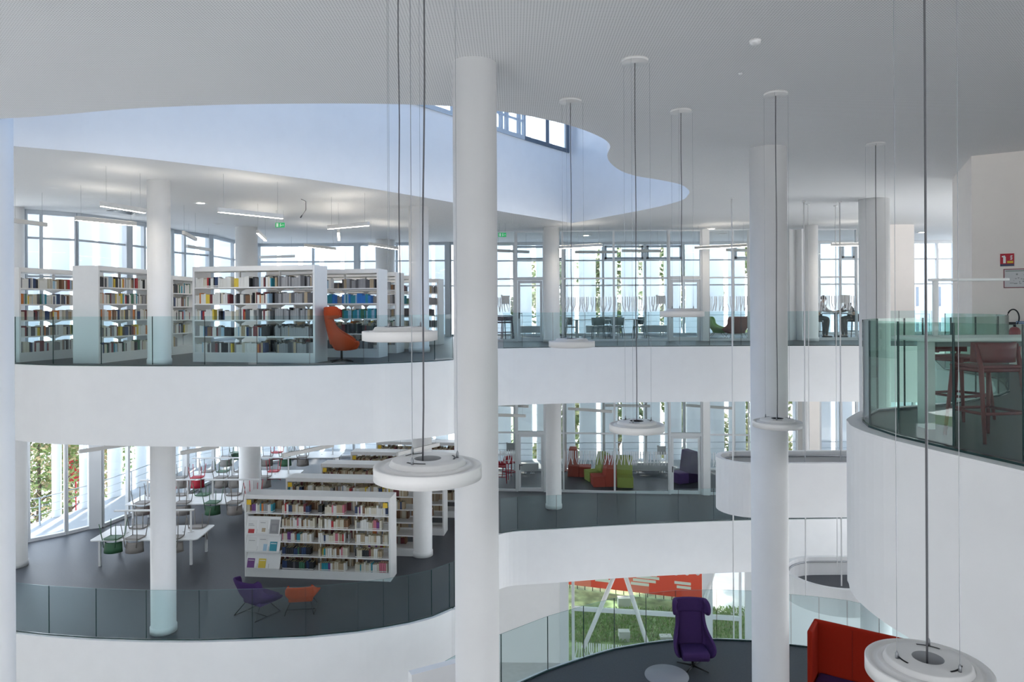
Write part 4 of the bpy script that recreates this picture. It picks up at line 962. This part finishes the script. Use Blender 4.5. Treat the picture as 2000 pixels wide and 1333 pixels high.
for px, py, z, lab in ((547,440,9.38,'green running-man exit sign hanging above the long bookcase'), (981,459,9.42,'green running-man exit sign right of the middle column')):
    p = at_z(px, py, z); r = thing('exit_sign', lab, 'exit sign', (p.x,p.y,z))
    m = MB(); m.box((-.13,-.012,-.07), (.13,.012,.07)); m.build('sign_box', EXG, r)
    m = MB()
    m.box((-.10,-.0135,-.05),(-.045,-.0125,.05)); m.box((.0,-.0135,-.045),(.02,-.0125,.015)); m.box((.025,-.0135,-.02),(.06,-.0125,0)); m.box((.005,-.0135,.02),(.03,-.0125,.045)); m.box((.07,-.0135,-.01),(.11,-.0125,.01)); m.build('pictogram', mat('sign_white', (.85,.85,.85), .5), r)
    m = MB(); m.tube([(-.1,0,.07),(-.1,0,CEIL-z)], .003, 5); m.tube([(.1,0,.07),(.1,0,CEIL-z)], .003, 5); m.build('hanger', M_STEEL, r)
# loose cable from the ceiling
p = at_z(588, 389, CEIL); m = MB(); m.tube([(p.x,p.y,CEIL-.001),(p.x+.12,p.y,CEIL-.06),(p.x+.12,p.y,CEIL-.28),(p.x+.02,p.y,CEIL-.42)], .008, 6); m.tube([(p.x+.02,p.y,CEIL-.42),(p.x-.02,p.y,CEIL-.48)], .016, 6); tag(m.build('loose_cable', M_CABLE), 'loose grey cable end dangling from the ceiling above the bookcases', 'cable')
# grey boxes hung on the glass walls
for P, px, py, z, lab in ((P2,987,586,L2,'grey notice box on the glass wall right of the middle column, upper level'), (P2,1290,586,L2,'grey notice box left of the upper glass door'), (P1,997,874,L1,'grey notice box on the middle-level glass wall near the column'), (P1,1292,880,L1,'grey notice box left of the middle-level glass door')):
    q = at_y(px, py, P(px)[1]+.10); m = MB(); m.box((q.x-.15,q.y-.05,q.z-.15), (q.x+.15,q.y+.05,q.z+.12)); m.box((q.x-.16,q.y-.055,q.z+.12), (q.x+.16,q.y+.055,q.z+.15)); m.box((q.x-.16,q.y-.02,q.z+.15), (q.x-.10,q.y+.02,q.z+.18)); tag(m.build('notice_box', mat('notice_grey', (.36,.36,.37), .6)), lab, 'box', 'grey notice boxes behind the glass walls')
q = at_y(1651, 585, 25.28); m = MB(); m.box((q.x-.14,q.y-.02,q.z-.13), (q.x+.14,q.y+.02,q.z+.13)); m.box((q.x-.15,q.y-.03,q.z+.13), (q.x+.15,q.y+.03,q.z+.15)); tag(m.build('notice_box', mat('notice_beige', (.50,.45,.40), .6)), 'beige notice box on the glass above the seated people', 'box')
# signs on the room block ------------------------------------------------------
def onwall(px, py):
    d = ray(px, py); n = Vector((-WD.y, WD.x)); t = (WA - Vector((0,0))).dot(n) / Vector((d.x, d.y)).dot(n); return CAM + d*t
wz = math.atan2(WD.y, WD.x)
p = onwall(1967, 508); r = thing('fire_sign', 'red fire extinguisher sign on the warm-toned wall above the plan', 'sign', p, wz)
m = MB(); m.box((-.105,-.008,-.115), (.105,-.001,.115)); m.build('plate', mat('sign_red', (.50,.01,.03), .5), r)
m = MB(); m.box((-.06,-.0095,-.06),(-.02,-.0082,.06)); m.box((-.055,-.0095,.06),(-.03,-.0082,.08)); m.box((-.08,-.0095,.05),(-.055,-.0082,.075)); m.lathe([(0,-.04),(.001,.04)],3) if 0 else None
for k in range(4): m.box((.045+.006*(k%2),-.0095,.0+.022*k),(.075+.006*(k%2),-.0082,.014+.022*k))
m.build('pictogram', mat('sign_white', (.85,.85,.85), .5), r)
m = MB(); m.box((.0,-.0095,-.06),(.09,-.0082,-.02)); m.build('yellow_field', mat('sign_yellow', (.75,.55,.05), .5), r)
m = MB(); m.box((-.105,-.0095,-.115),(.105,-.0082,-.075)); m.build('caption_strip', mat('sign_navy', (.05,.06,.12), .5), r)
p = onwall(1960, 526); q = onwall(1960, 563); h = p.z-q.z
r = thing('evacuation_plan', 'framed evacuation plan with a red frame on the warm-toned wall', 'sign', q, wz); W = .62
m = MB(); m.box((0,-.012,0),(W,-.001,h)); m.build('sheet', mat('plan_paper', (.68,.68,.69), .5), r)
m = MB(); fr = mat('plan_frame_red', (.22,.03,.05), .4)
for a_, b_ in (((0,0),(W,.014)), ((0,h-.014),(W,h)), ((0,0),(.014,h)), ((W-.014,0),(W,h))): m.box((a_[0],-.02,a_[1]),(b_[0],-.0125,b_[1]))
m.build('frame', fr, r)
m = MB()
for k in range(26):
    x = random.uniform(.09,.52); z = random.uniform(.07,h-.10); m.box((x,-.0135,z),(x+random.uniform(.01,.06),-.0122,z+random.uniform(.006,.03)))
m.build('plan_drawing', mat('plan_grey', (.33,.35,.35), .6), r)
m = MB(); m.box((.03,-.0135,h-.045),(W-.03,-.0122,h-.032)); m.build('title_strip', mat('plan_green', (.15,.24,.17), .6), r)
p = onwall(1981, 640); fx = thing('fire_extinguisher', 'red fire extinguisher with a black hose loop on the warm-toned wall', 'fire extinguisher', (p.x-WD.y*-.0+WD.y*.135, p.y-WD.x*.135, p.z-.46), wz)
m = MB(); m.lathe([(0,0),(.085,0),(.09,.02),(.09,.40),(.07,.45),(.03,.475),(0,.475)], 24); m.build('cylinder', mat('extinguisher_red', (.38,.02,.03), .35), fx)
m = MB(); m.tube([(.0,0,.475),(0,0,.52)], .025, 10); m.box((-.10,-.018,.51),(.02,.018,.56)); m.build('valve', M_DARK, fx)
m = MB(); m.box((.0,-.015,.53),(.17,.015,.552)); m.box((.02,-.015,.56),(.15,.015,.575)); m.build('lever', mat('lever_blue', (.05,.16,.36), .4), fx)
m = MB(); m.tube([(-.05+.11*math.cos(a)*.8+.03, -.01, .64+.15*math.sin(a)) for a in [(-.9+ (PI+1.8)*k/20) for k in range(21)]], .012, 8); m.build('hose', M_DARK, fx)
m = MB(); m.box((-.05,.088,.2),(.05,.13,.3)); m.build('wall_bracket', M_DARK, fx)
# ================================================================ PEOPLE
def skin_body(name, verts, edges, radii, m, parent=None, sub=2):
    me = bpy.data.meshes.new(name); me.from_pydata(verts, edges, []); o = bpy.data.objects.new(name, me); C.objects.link(o)
    o.modifiers.new('skin', 'SKIN').use_smooth_shade = True
    for i, r_ in enumerate(radii):
        v = me.skin_vertices[0].data[i]; v.radius = (r_, r_) if not isinstance(r_, tuple) else r_
    me.skin_vertices[0].data[0].use_root = True
    sd = o.modifiers.new('sub', 'SUBSURF'); sd.levels = sub; sd.render_levels = sub
    me.materials.append(m)
    if parent: o.parent = parent
    return o
SKIN = mat('skin', (.48,.30,.22), .6); HAIR = mat('hair_dark', (.03,.022,.018), .7)
def seated(label, loc, rz, shirt, trousers, sleeve_skin=True):
    """person on a tall stool leaning forward; faces +x before rotation"""
    r = thing('person', label, 'person', loc, rz)
    V = [(0,0,.80),(.10,0,1.00),(.20,0,1.20),(.25,0,1.30),(.28,0,1.36),(.31,0,1.43),(.32,0,1.52)]
    E = [(0,1),(1,2),(2,3),(3,4),(4,5),(5,6)]; R = [(.15,.13),(.13,.11),(.15,.115),(.10,.08),(.055,.055),(.085,.085),(.075,.08)]
    for s in (-1,1):
        b = len(V); V += [(.22,.17*s,1.27),(.36,.22*s,1.05),(.58,.16*s,1.00),(.67,.13*s,.995)]; R += [.055,.045,.036,.028]
        E += [(3,b),(b,b+1),(b+1,b+2),(b+2,b+3)]
        hb = b+3
        for k in range(4):
            f0 = len(V); dy = (-.024+.016*k)*s; V += [(.73,.13*s+dy,.99),(.765+.008*(1-abs(k-1.5)),.13*s+dy*1.1,.975)]; R += [.0095,.008]; E += [(hb,f0),(f0,f0+1)]
        f0 = len(V); V += [(.70,.13*s-.04*s,.99),(.735,.13*s-.055*s,.985)]; R += [.010,.009]; E += [(hb,f0),(f0,f0+1)]
        b = len(V); V += [(.04,.11*s,.78),(.43,.13*s,.74),(.38,.13*s,.33),(.36,.13*s,.10),(.48,.14*s,.05)]; R += [.095,.068,.055,.040,.035]
        E += [(0,b),(b,b+1),(b+1,b+2),(b+2,b+3),(b+3,b+4)]
    body = skin_body('body', V, E, R, SKIN, r)
    # clothing as close-fitting shells
    def sub(idx, m_, name, grow):
        mp = {j: k for k, j in enumerate(idx)}
        return skin_body(name, [V[j] for j in idx], [(mp[a_], mp[b_]) for a_, b_ in E if a_ in mp and b_ in mp], [tuple(c*grow+.006 for c in R[j]) if isinstance(R[j], tuple) else R[j]*grow+.006 for j in idx], m_, r)
    armL = 7; armR = 7+4+8+2+5
    top = [0,1,2,3, armL, armL+1, armL+2, armR, armR+1, armR+2]; sub(top, shirt, 'shirt', 1.08)
    lL = armL+14; lR = armR+14
    sub([0]+[lL+k for k in range(4)]+[lR+k for k in range(4)], trousers, 'trousers', 1.08)
    for b in (lL+3, lR+3):
        q = V[b+1]; m = MB(); m.profile([(-.05,.0),(.05,.0),(.05,.07),(-.05,.09)], 0, 1); m.bm.free(); m = MB(); m.box((q[0]-.17,q[1]-.045,.02),(q[0]+.09,q[1]+.045,.095)); m.build('shoe', M_DARK, r, bevel=.03, bseg=3)
    m = MB(); hx, hz = .315, 1.50
    m.lathe([(0,.125),(.05,.115),(.088,.07),(.098,.01),(.090,-.03)], 18, (hx-.012,0,hz)); m.build('hair', HAIR, r)
    m = MB(); m.tube([(hx+.085,0,hz-.005),(hx+.108,0,hz-.035),(hx+.09,0,hz-.045)], [.010,.014,.008], 8); m.build('nose', SKIN, r)
    m = MB()
    for s in (-1,1): m.lathe([(0,-.008),(.008,0),(0,.008)], 8, (hx+.084,.032*s,hz+.0))
    m.build('eyes', M_DARK, r)
    m = MB(); m.box((hx+.078,-.022,hz-.075),(hx+.088,.022,hz-.068)); m.build('mouth', mat('lips', (.35,.13,.11), .6), r)
    m = MB()
    for s in (-1,1): m.tube([(hx-.01,.088*s,hz-.03),(hx-.015,.10*s,hz+.005),(hx-.01,.09*s,hz+.03)], [.008,.014,.008], 8)
    m.build('ears', SKIN, r)
    return r
SH_W = mat('shirt_pale', (.58,.54,.53), .85); SH_D = mat('dark_coat', (.025,.028,.03), .9); TR_D = mat('dark_trousers', (.03,.035,.045), .9)
PY = 27.0
a = at_y(1607, 600, PY)
seated('person in a pale shirt leaning over a high table behind the slim column', (a.x-.28, PY, L2), 0, SH_W, TR_D)
b = at_y(1660, 600, PY+.1)
seated('person in dark clothes seated at the right end of the high table', (b.x+.18, PY+.15, L2), PI, SH_D, TR_D)
stq = stool('dark high stool under the person in the pale shirt', (a.x-.28, PY, L2), math.radians(90), M_DARK, name='high_stool')
stp = stool('dark high stool under the person in dark clothes', (b.x+.18, PY+.15, L2), math.radians(-90), M_DARK, name='high_stool')
m = MB(); ht = thing('high_table', 'dark high table between the two seated people', 'table', ((a.x+b.x)/2, PY+.1, L2))
m.box((-.38,-.35,.92),(.38,.35,.96)); m.build('tabletop', mat('dark_laminate', (.05,.055,.06), .5), ht)
m = MB(); m.box((-.05,-.05,.02),(.05,.05,.92)); m.box((-.25,-.2,0),(.25,.2,.02)); m.build('pedestal', M_GREYP, ht)
# ================================================================ OUTSIDE
GRASS = mat('grass_ground', (.26,.33,.16), .95, noise=.45, nscale=2.2)
m = MB(); m.box((-70,24,L0-.4),(80,110,L0-.02)); struct(m.build('ground', GRASS), 'green grass round the building', 'ground')
PAVE = mat('pale_paving', (.62,.60,.57), .9, noise=.1, nscale=1.5)
a = at_z(1240, 1165, L0); b = at_z(1480, 1172, L0)
m = MB(); m.prism([(at_z(1105,1153,L0).x, 33.4), (6.6, 32.0), (8.6,29.7), (13,28.8), (60,28), (60,109), (-1,109)], L0-.019, L0+.0); struct(m.build('road', PAVE), 'pale road beyond the grass slope', 'road')
m = MB(); m.prism([(-60,24.5), (-17,24.5), (-15,36.5), (-1.6,36.2), (-1.6,109), (-70,109)], L0-.019, L0+.0); struct(m.build('pavement', PAVE), 'sunlit pale pavement outside the reading room', 'pavement')
# grass tufts on the slope
GT = MB(); rnd = random.Random(3)
for k in range(5200):
    px = rnd.uniform(1108,1470); Y = rnd.uniform(27.2, 30.2)
    x = (px-1000)/F*Y; hgt = rnd.uniform(.04,.15); a = rnd.uniform(0, PI); w = .02; dx, dy = math.cos(a)*w, math.sin(a)*w
    GT.mi = rnd.choice((0,0,1,2)); GT.quad([(x-dx,Y-dy,L0-.02),(x+dx,Y+dy,L0-.02),(x+dx*.3+rnd.uniform(-.06,.06),Y+rnd.uniform(-.06,.06),L0+hgt),(x-dx*.3,Y,L0+hgt*.9)])
tag(GT.build('grass', [mat('grass_a', (.26,.38,.14), .9), mat('grass_b', (.36,.45,.22), .9), mat('grass_c', (.44,.44,.28), .9)]), 'rough green grass on the slope outside the ground-storey window', 'grass', kind='stuff')
# red hoarding with white text lines
HR = mat('hoarding_red', (.80,.065,.025), .6); HR2 = mat('hoarding_pale_red', (.78,.20,.15), .6)
pl_ = at_y(1104, 1141, 32.6); pr_ = at_y(1392, 1163.5, 30.6)
r = thing('hoarding', 'red construction hoarding with white blocks of lettering beyond the grass', 'hoarding', (pl_.x, 32.6, pl_.z)); hd = Vector((pr_.x-pl_.x, -2.0)); HL = hd.length; r.rotation_euler = (0,0,math.atan2(hd.y, hd.x))
m = MB(); m.box((0,-.03,0),(HL-.05,.03,1.15)); m.build('panel', HR, r)
m = MB(); 
for x0 in (2.9, .3): m.profile([(-.034,.005),(-.034,1.14),(-.036,1.14),(-.036,.005)], x0, x0+.9)
m.build('pale_patch', HR2, r)
m = MB(); txt = mat('hoarding_text', (.72,.76,.76), .6)
for x0, rows in ((.45, ((.30,.95,1.7),(.42,.1,1.55),(.60,.30,.95),(.78,.3,1.2))), (3.0, ((.33,.0,.8),(.50,.1,1.1),(.66,.25,1.25),(.80,.2,1.15))), (4.9, ((.4,.1,.7),(.58,.0,.7)))):
    for z, u0, u1 in rows:
        m.box((x0+u0,-.042,z),(x0+u1,-.0365,z+.12))
m.build('lettering', txt, r)
m = MB()
for k in range(18): m.box((.2+k*HL/18.5,-.02,-.45),(.23+k*HL/18.5,.02,0))
m.build('posts', M_DARK, r)
for px, py, w, h, lab in ((1219,1183,.55,.35,'grey concrete block lying in the upper grass'), (1219,1250,.42,.35,'small pale box at the foot of the window on the grass'), (1300,1248,.45,.12,'flat pale slab in the grass behind the glass balustrade')):
    q = at_z(px, py, L0); m = MB(); m.box((q.x-w/2,q.y-.15,L0-.02),(q.x+w/2,q.y+.15,L0+h)); tag(m.build('concrete_block', mat('concrete', (.55,.53,.52), .8)), lab, 'block')
# facade fins
FIN = mat('fin_white', (.80,.83,.86), .6)
_n = FIN.node_tree; _t = _n.nodes.new('ShaderNodeBsdfTranslucent'); _t.inputs['Color'].default_value = (.78,.83,.88,1); _x = _n.nodes.new('ShaderNodeMixShader'); _x.inputs[0].default_value = .5
_n.links.new(_n.nodes['Principled BSDF'].outputs[0], _x.inputs[1]); _n.links.new(_t.outputs[0], _x.inputs[2]); _n.links.new(_x.outputs[0], _n.nodes['Material Output'].inputs[0])
FP = {}
def fin_proto(z0, z1):
    if (z0,z1) not in FP:
        m = MB(); pts = [(.40*math.cos(a), -.16*math.sin(a)+.05) for a in [PI*k/14 for k in range(15)]]; pts += [(p[0]*.93, p[1]*.8+.02) for p in reversed(pts)]
        m.prism(pts, z0, z1); o = m.build('facade_fin', FIN)
        for f in o.data.polygons: f.use_smooth = abs(f.normal.z) < .5
        FP[(z0,z1)] = [o, 0]
    return FP[(z0,z1)]
FINN = [0]; LAST = [None]
def fin(x, y, rz, z0, z1, label):
    e = fin_proto(z0, z1); o = e[0] if not e[1] else e[0].copy()
    if e[1]: C.objects.link(o)
    e[1] = 1; LAST[0] = o; o.location = (x, y, 0); o.rotation_euler = (0,0,rz); FINN[0] += 1
    tag(o, label, 'fin', 'white vertical fins outside the facade')
for k in range(-5, 20):
    x = 3.0+.495 + .99*k
    fin(x, 33.0, 0, -.95, 18.5, '%s white vertical fin from the left outside the far glass rooms' % ordn(k+5))
FL = [(-19.2,20.6),(-17.4,22.2),(-15.9,23.6),(-15.3,25.3),(-15.0,27.2),(-14.8,29.4),(-14.4,31.6),(-13.2,33.6),(-11.2,35.2),(-9.0,35.9),(-6.6,35.6),(-4.3,34.6),(-2.7,33.4)]
cum = [0.0]
for i in range(len(FL)-1): cum.append(cum[-1] + math.dist(FL[i], FL[i+1]))
def on_fl(s_):
    i = max(j for j in range(len(cum)-1) if cum[j] <= s_); t = (s_-cum[i])/(cum[i+1]-cum[i])
    return (FL[i][0]+t*(FL[i+1][0]-FL[i][0]), FL[i][1]+t*(FL[i+1][1]-FL[i][1])), math.atan2(FL[i+1][1]-FL[i][1], FL[i+1][0]-FL[i][0])
s_ = .4; kf = ku = 0
while s_ < cum[-1]-.3:
    p, a = on_fl(s_)
    fin(p[0], p[1], a, 5.45, 18.5, '%s white vertical fin from the left outside the upper library windows' % ordn(ku)); ku += 1
    if p[1] > 27.6: fin(p[0], p[1], a, -.95, 5.3, '%s white vertical fin from the left outside the reading-room windows' % ordn(kf+3)); kf += 1
    s_ += 1.02
for k, (x, y, w_) in enumerate(((-15.62,24.4,.42), (-15.27,25.45,.55), (-15.04,26.95,.8))):
    fin(x, y, math.atan2(1.8,.6), -.95, 5.3, '%s white vertical fin from the left outside the reading-room windows' % ordn(k))
    LAST[0].scale = (w_, 1, 1)
# terrace deck and railings outside the middle and upper levels
DK = mat('deck_grey', (.36,.38,.40), .8)
dk = [(p[0], p[1]) for p in FAC1[:14]] + [(RIGHT[0][0],YO+.3), (XR,YO+.1), (XR,33.2), (-2.7,33.3)] + list(reversed(FL[:-1]))
m = MB(); m.prism(dk, -.30, -.06); struct(m.build('deck', DK), 'grey terrace deck outside the middle-level windows', 'deck')
def railing(pts, z, label):
    r = thing('terrace_railing', label, 'railing', (pts[0][0], pts[0][1], z)); o0 = Vector((pts[0][0], pts[0][1], 0))
    m = MB()
    for h in (.35,.62,.90): m.tube([(p[0]-o0.x, p[1]-o0.y, h) for p in pts], .010 if h < .9 else .018, 6)
    m.build('rails', M_FRAMEG, r)
    for p in pts:
        m = MB(); m.box((p[0]-o0.x-.02,p[1]-o0.y-.02,0),(p[0]-o0.x+.02,p[1]-o0.y+.02,.9)); m.build('post', M_FRAMEG, r)
ins = offset(FL, .45)
railing([ins[i] for i in range(len(ins))], -.06, 'thin grey terrace railing outside the reading room')
railing([(x, 32.4) for x in (-2.0,1.5,5.0,8.5,12,15.5,19)], -.06, 'thin grey terrace railing outside the lounge room'); railing([(x, 32.4) for x in (-2.0,1.5,5.0,8.5,12,15.5,19)], L2-.06, 'thin grey terrace railing outside the upper meeting rooms')
dk2 = [(-13.4,19.9),*[(p[0],p[1]) for p in FAC2[2:15]], (RIGHT[0][0],YO+.1), (XR,YO+.1), (XR,33.2), (-2.7,33.3)] + list(reversed(FL[1:-1]))
m = MB(); m.prism(dk2, L2-.30, L2-.06); struct(m.build('deck', DK), 'grey terrace deck outside the upper windows', 'deck')
# trees
LEAFM = [mat('leaf_a', (.10,.17,.05), .7), mat('leaf_b', (.18,.24,.08), .7), mat('leaf_c', (.34,.34,.17), .7), mat('leaf_d', (.40,.31,.19), .7)]
BARK = mat('bark', (.12,.09,.07), .9)
def tree(label, x, y, h, cr, seed, mi=(0,1,2), n=2600, zb=.25, leaf=.16):
    rn = random.Random(seed); r = thing('tree', label, 'tree', (x,y,L0), rn.uniform(0,6), 'trees outside the facade')
    m = MB(); m.tube([(0,0,-.05),(.05,.03,h*.3),(-.05,0,h*.6),(.03,.02,h*.9)], [.16,.13,.09,.03], 8)
    for k in range(7):
        a = rn.uniform(0,6.28); z = h*rn.uniform(.25,.75); m.tube([(0,0,z),(math.cos(a)*cr*.6,math.sin(a)*cr*.6,z+h*.12)], [.06,.02], 6)
    m.build('trunk', BARK, r)
    m = MB()
    bl = [(rn.uniform(-1,1)*cr*.6, rn.uniform(-1,1)*cr*.6, h*rn.uniform(zb,.95), rn.uniform(.35,.7)*cr) for _ in range(26)]
    for k in range(n):
        bx, by, bz, br = rn.choice(bl); v = Vector((rn.gauss(0,1),rn.gauss(0,1),rn.gauss(0,1))).normalized()*br*rn.uniform(.5,1.05)
        c = Vector((bx,by,bz))+v; u = Vector((rn.gauss(0,1),rn.gauss(0,1),rn.gauss(0,1))).normalized(); w = u.orthogonal().normalized(); s = leaf*rn.uniform(.6,1.3)
        m.mi = rn.choice(mi); m.quad([c-u*s, c-w*s*.45, c+u*s, c+w*s*.45])
    m.build('crown', LEAFM, r); return r
tree('tall pale green tree seen between the fins of the meeting room', 5.6, 38.2, 17.5, 1.8, 1, n=5200, leaf=.21)
tree('tall green tree right of the first one, behind the fins', 9.6, 38.6, 17.0, 1.8, 2, (0,1,2,2), n=5000, leaf=.21)
tree('yellowish tree seen behind the upper armchairs', 13.6, 38.0, 17.5, 1.8, 3, (1,2,2), n=5000, leaf=.21)
tree('bushy tree seen through the open upper door', 2.2, 37.4, 15.8, 1.5, 4, (1,2,2), n=4200, leaf=.21)
tree('young tree at the left end of the far glass rooms', -.3, 39.0, 13.6, 1.2, 5, (0,1), n=2800, leaf=.2)
tree('leafy tree outside the first reading-room window', -21.0, 31.5, 8.2, 2.4, 6, (0,1,1,3), n=2600, zb=.45)
tree('brown-leaved tree outside the second reading-room window', -22.4, 36.0, 8.6, 2.4, 7, (1,2,3,3), n=2600, zb=.40)
tree('dark green tree behind the pavement outside the reading room', -24.4, 42.0, 9.0, 3.0, 8, (0,0,1), n=3000, zb=.35)
m = MB(); q = at_y(148, 918, 33); m.box((q.x-.3,32.98,q.z-.55),(q.x+.3,33.02,q.z+.55)); m.tube([(q.x,33.0,L0),(q.x,33,q.z-.55)], .03, 8); tag(m.build('banner', mat('banner_red', (.62,.03,.06), .7)), 'red upright banner outside the reading-room window', 'banner')
# building across the street
ab = thing('apartment_building', 'pale apartment building seen through the far right window', 'building', (33,52,L0))
m = MB(); m.box((-7,0,0),(12,8,17)); m.build('facade', mat('render_pale', (.66,.66,.66), .8), ab)
for fx_ in range(-3, 6):
    for fz in (10.2, 12.8):
        m = MB(); m.box((fx_*1.9-.5,-.06,fz),(fx_*1.9+.5,-.005,fz+1.4)); w_ = m.build('window', mat('far_window', (.12,.16,.22), .3), ab)
        m = MB(); m.box((fx_*1.9-.7,-.5,fz-.25),(fx_*1.9+.7,-.01,fz-.12)); m.build('balcony', mat('far_balcony', (.5,.5,.52), .7), ab)
# ================================================================ WORLD, LIGHT, CAMERA
w = bpy.data.worlds.new('World'); S.world = w; w.use_nodes = True; nt = w.node_tree; bg = nt.nodes['Background']
tc = nt.nodes.new('ShaderNodeTexCoord'); sx = nt.nodes.new('ShaderNodeSeparateXYZ'); nt.links.new(tc.outputs['Generated'], sx.inputs[0])
rp = nt.nodes.new('ShaderNodeValToRGB'); e = rp.color_ramp.elements
e[0].position = 0.0; e[0].color = (.93,.95,.97,1); e[1].position = .8; e[1].color = (.60,.76,1.0,1)
nt.links.new(sx.outputs[2], rp.inputs['Fac']); nt.links.new(rp.outputs['Color'], bg.inputs['Color'])
mr = nt.nodes.new('ShaderNodeMapRange'); mr.inputs['From Min'].default_value = -1; mr.inputs['From Max'].default_value = 1; mr.inputs['To Min'].default_value = SKY_BACK; mr.inputs['To Max'].default_value = SKY_FRONT
nt.links.new(sx.outputs[1], mr.inputs['Value']); gb = nt.nodes.new('ShaderNodeMapRange'); gb.inputs['From Min'].default_value = -.25; gb.inputs['From Max'].default_value = .05; gb.inputs['To Min'].default_value = GROUND; gb.inputs['To Max'].default_value = 1.0
nt.links.new(sx.outputs[2], gb.inputs['Value']); ml = nt.nodes.new('ShaderNodeMath'); ml.operation = 'MULTIPLY'
nt.links.new(mr.outputs['Result'], ml.inputs[0]); nt.links.new(gb.outputs['Result'], ml.inputs[1]); nt.links.new(ml.outputs[0], bg.inputs['Strength'])
sun = bpy.data.lights.new('sun', 'SUN'); sun.energy = 2.0; sun.angle = math.radians(2); sun.color = (1,.93,.82)
so_ = bpy.data.objects.new('sun', sun); C.objects.link(so_); so_.rotation_euler = (math.radians(-34), 0, math.radians(8)); so_.location = (0,-30,40)
cd = bpy.data.cameras.new('camera'); co = bpy.data.objects.new('camera', cd); C.objects.link(co)
cd.sensor_width = 36; cd.lens = 36*F/2000; cd.shift_y = -64.5/2000; cd.clip_end = 300; cd.clip_start = .05
co.matrix_world = Matrix(((RX.x, UP.x, 0, 0), (RX.y, UP.y, -1, 0), (RX.z, UP.z, 0, EYE), (0,0,0,1)))
S.camera = co
S.view_settings.view_transform = 'Standard'; S.view_settings.look = 'None'; S.view_settings.gamma = 1; S.view_settings.exposure = EXPO
S.view_settings.use_curve_mapping = False
cy = S.cycles
cy.max_bounces = 12; cy.diffuse_bounces = 8; cy.glossy_bounces = 3; cy.transmission_bounces = 2; cy.transparent_max_bounces = 24; cy.caustics_reflective = False; cy.caustics_refractive = False; cy.sample_clamp_indirect = 6
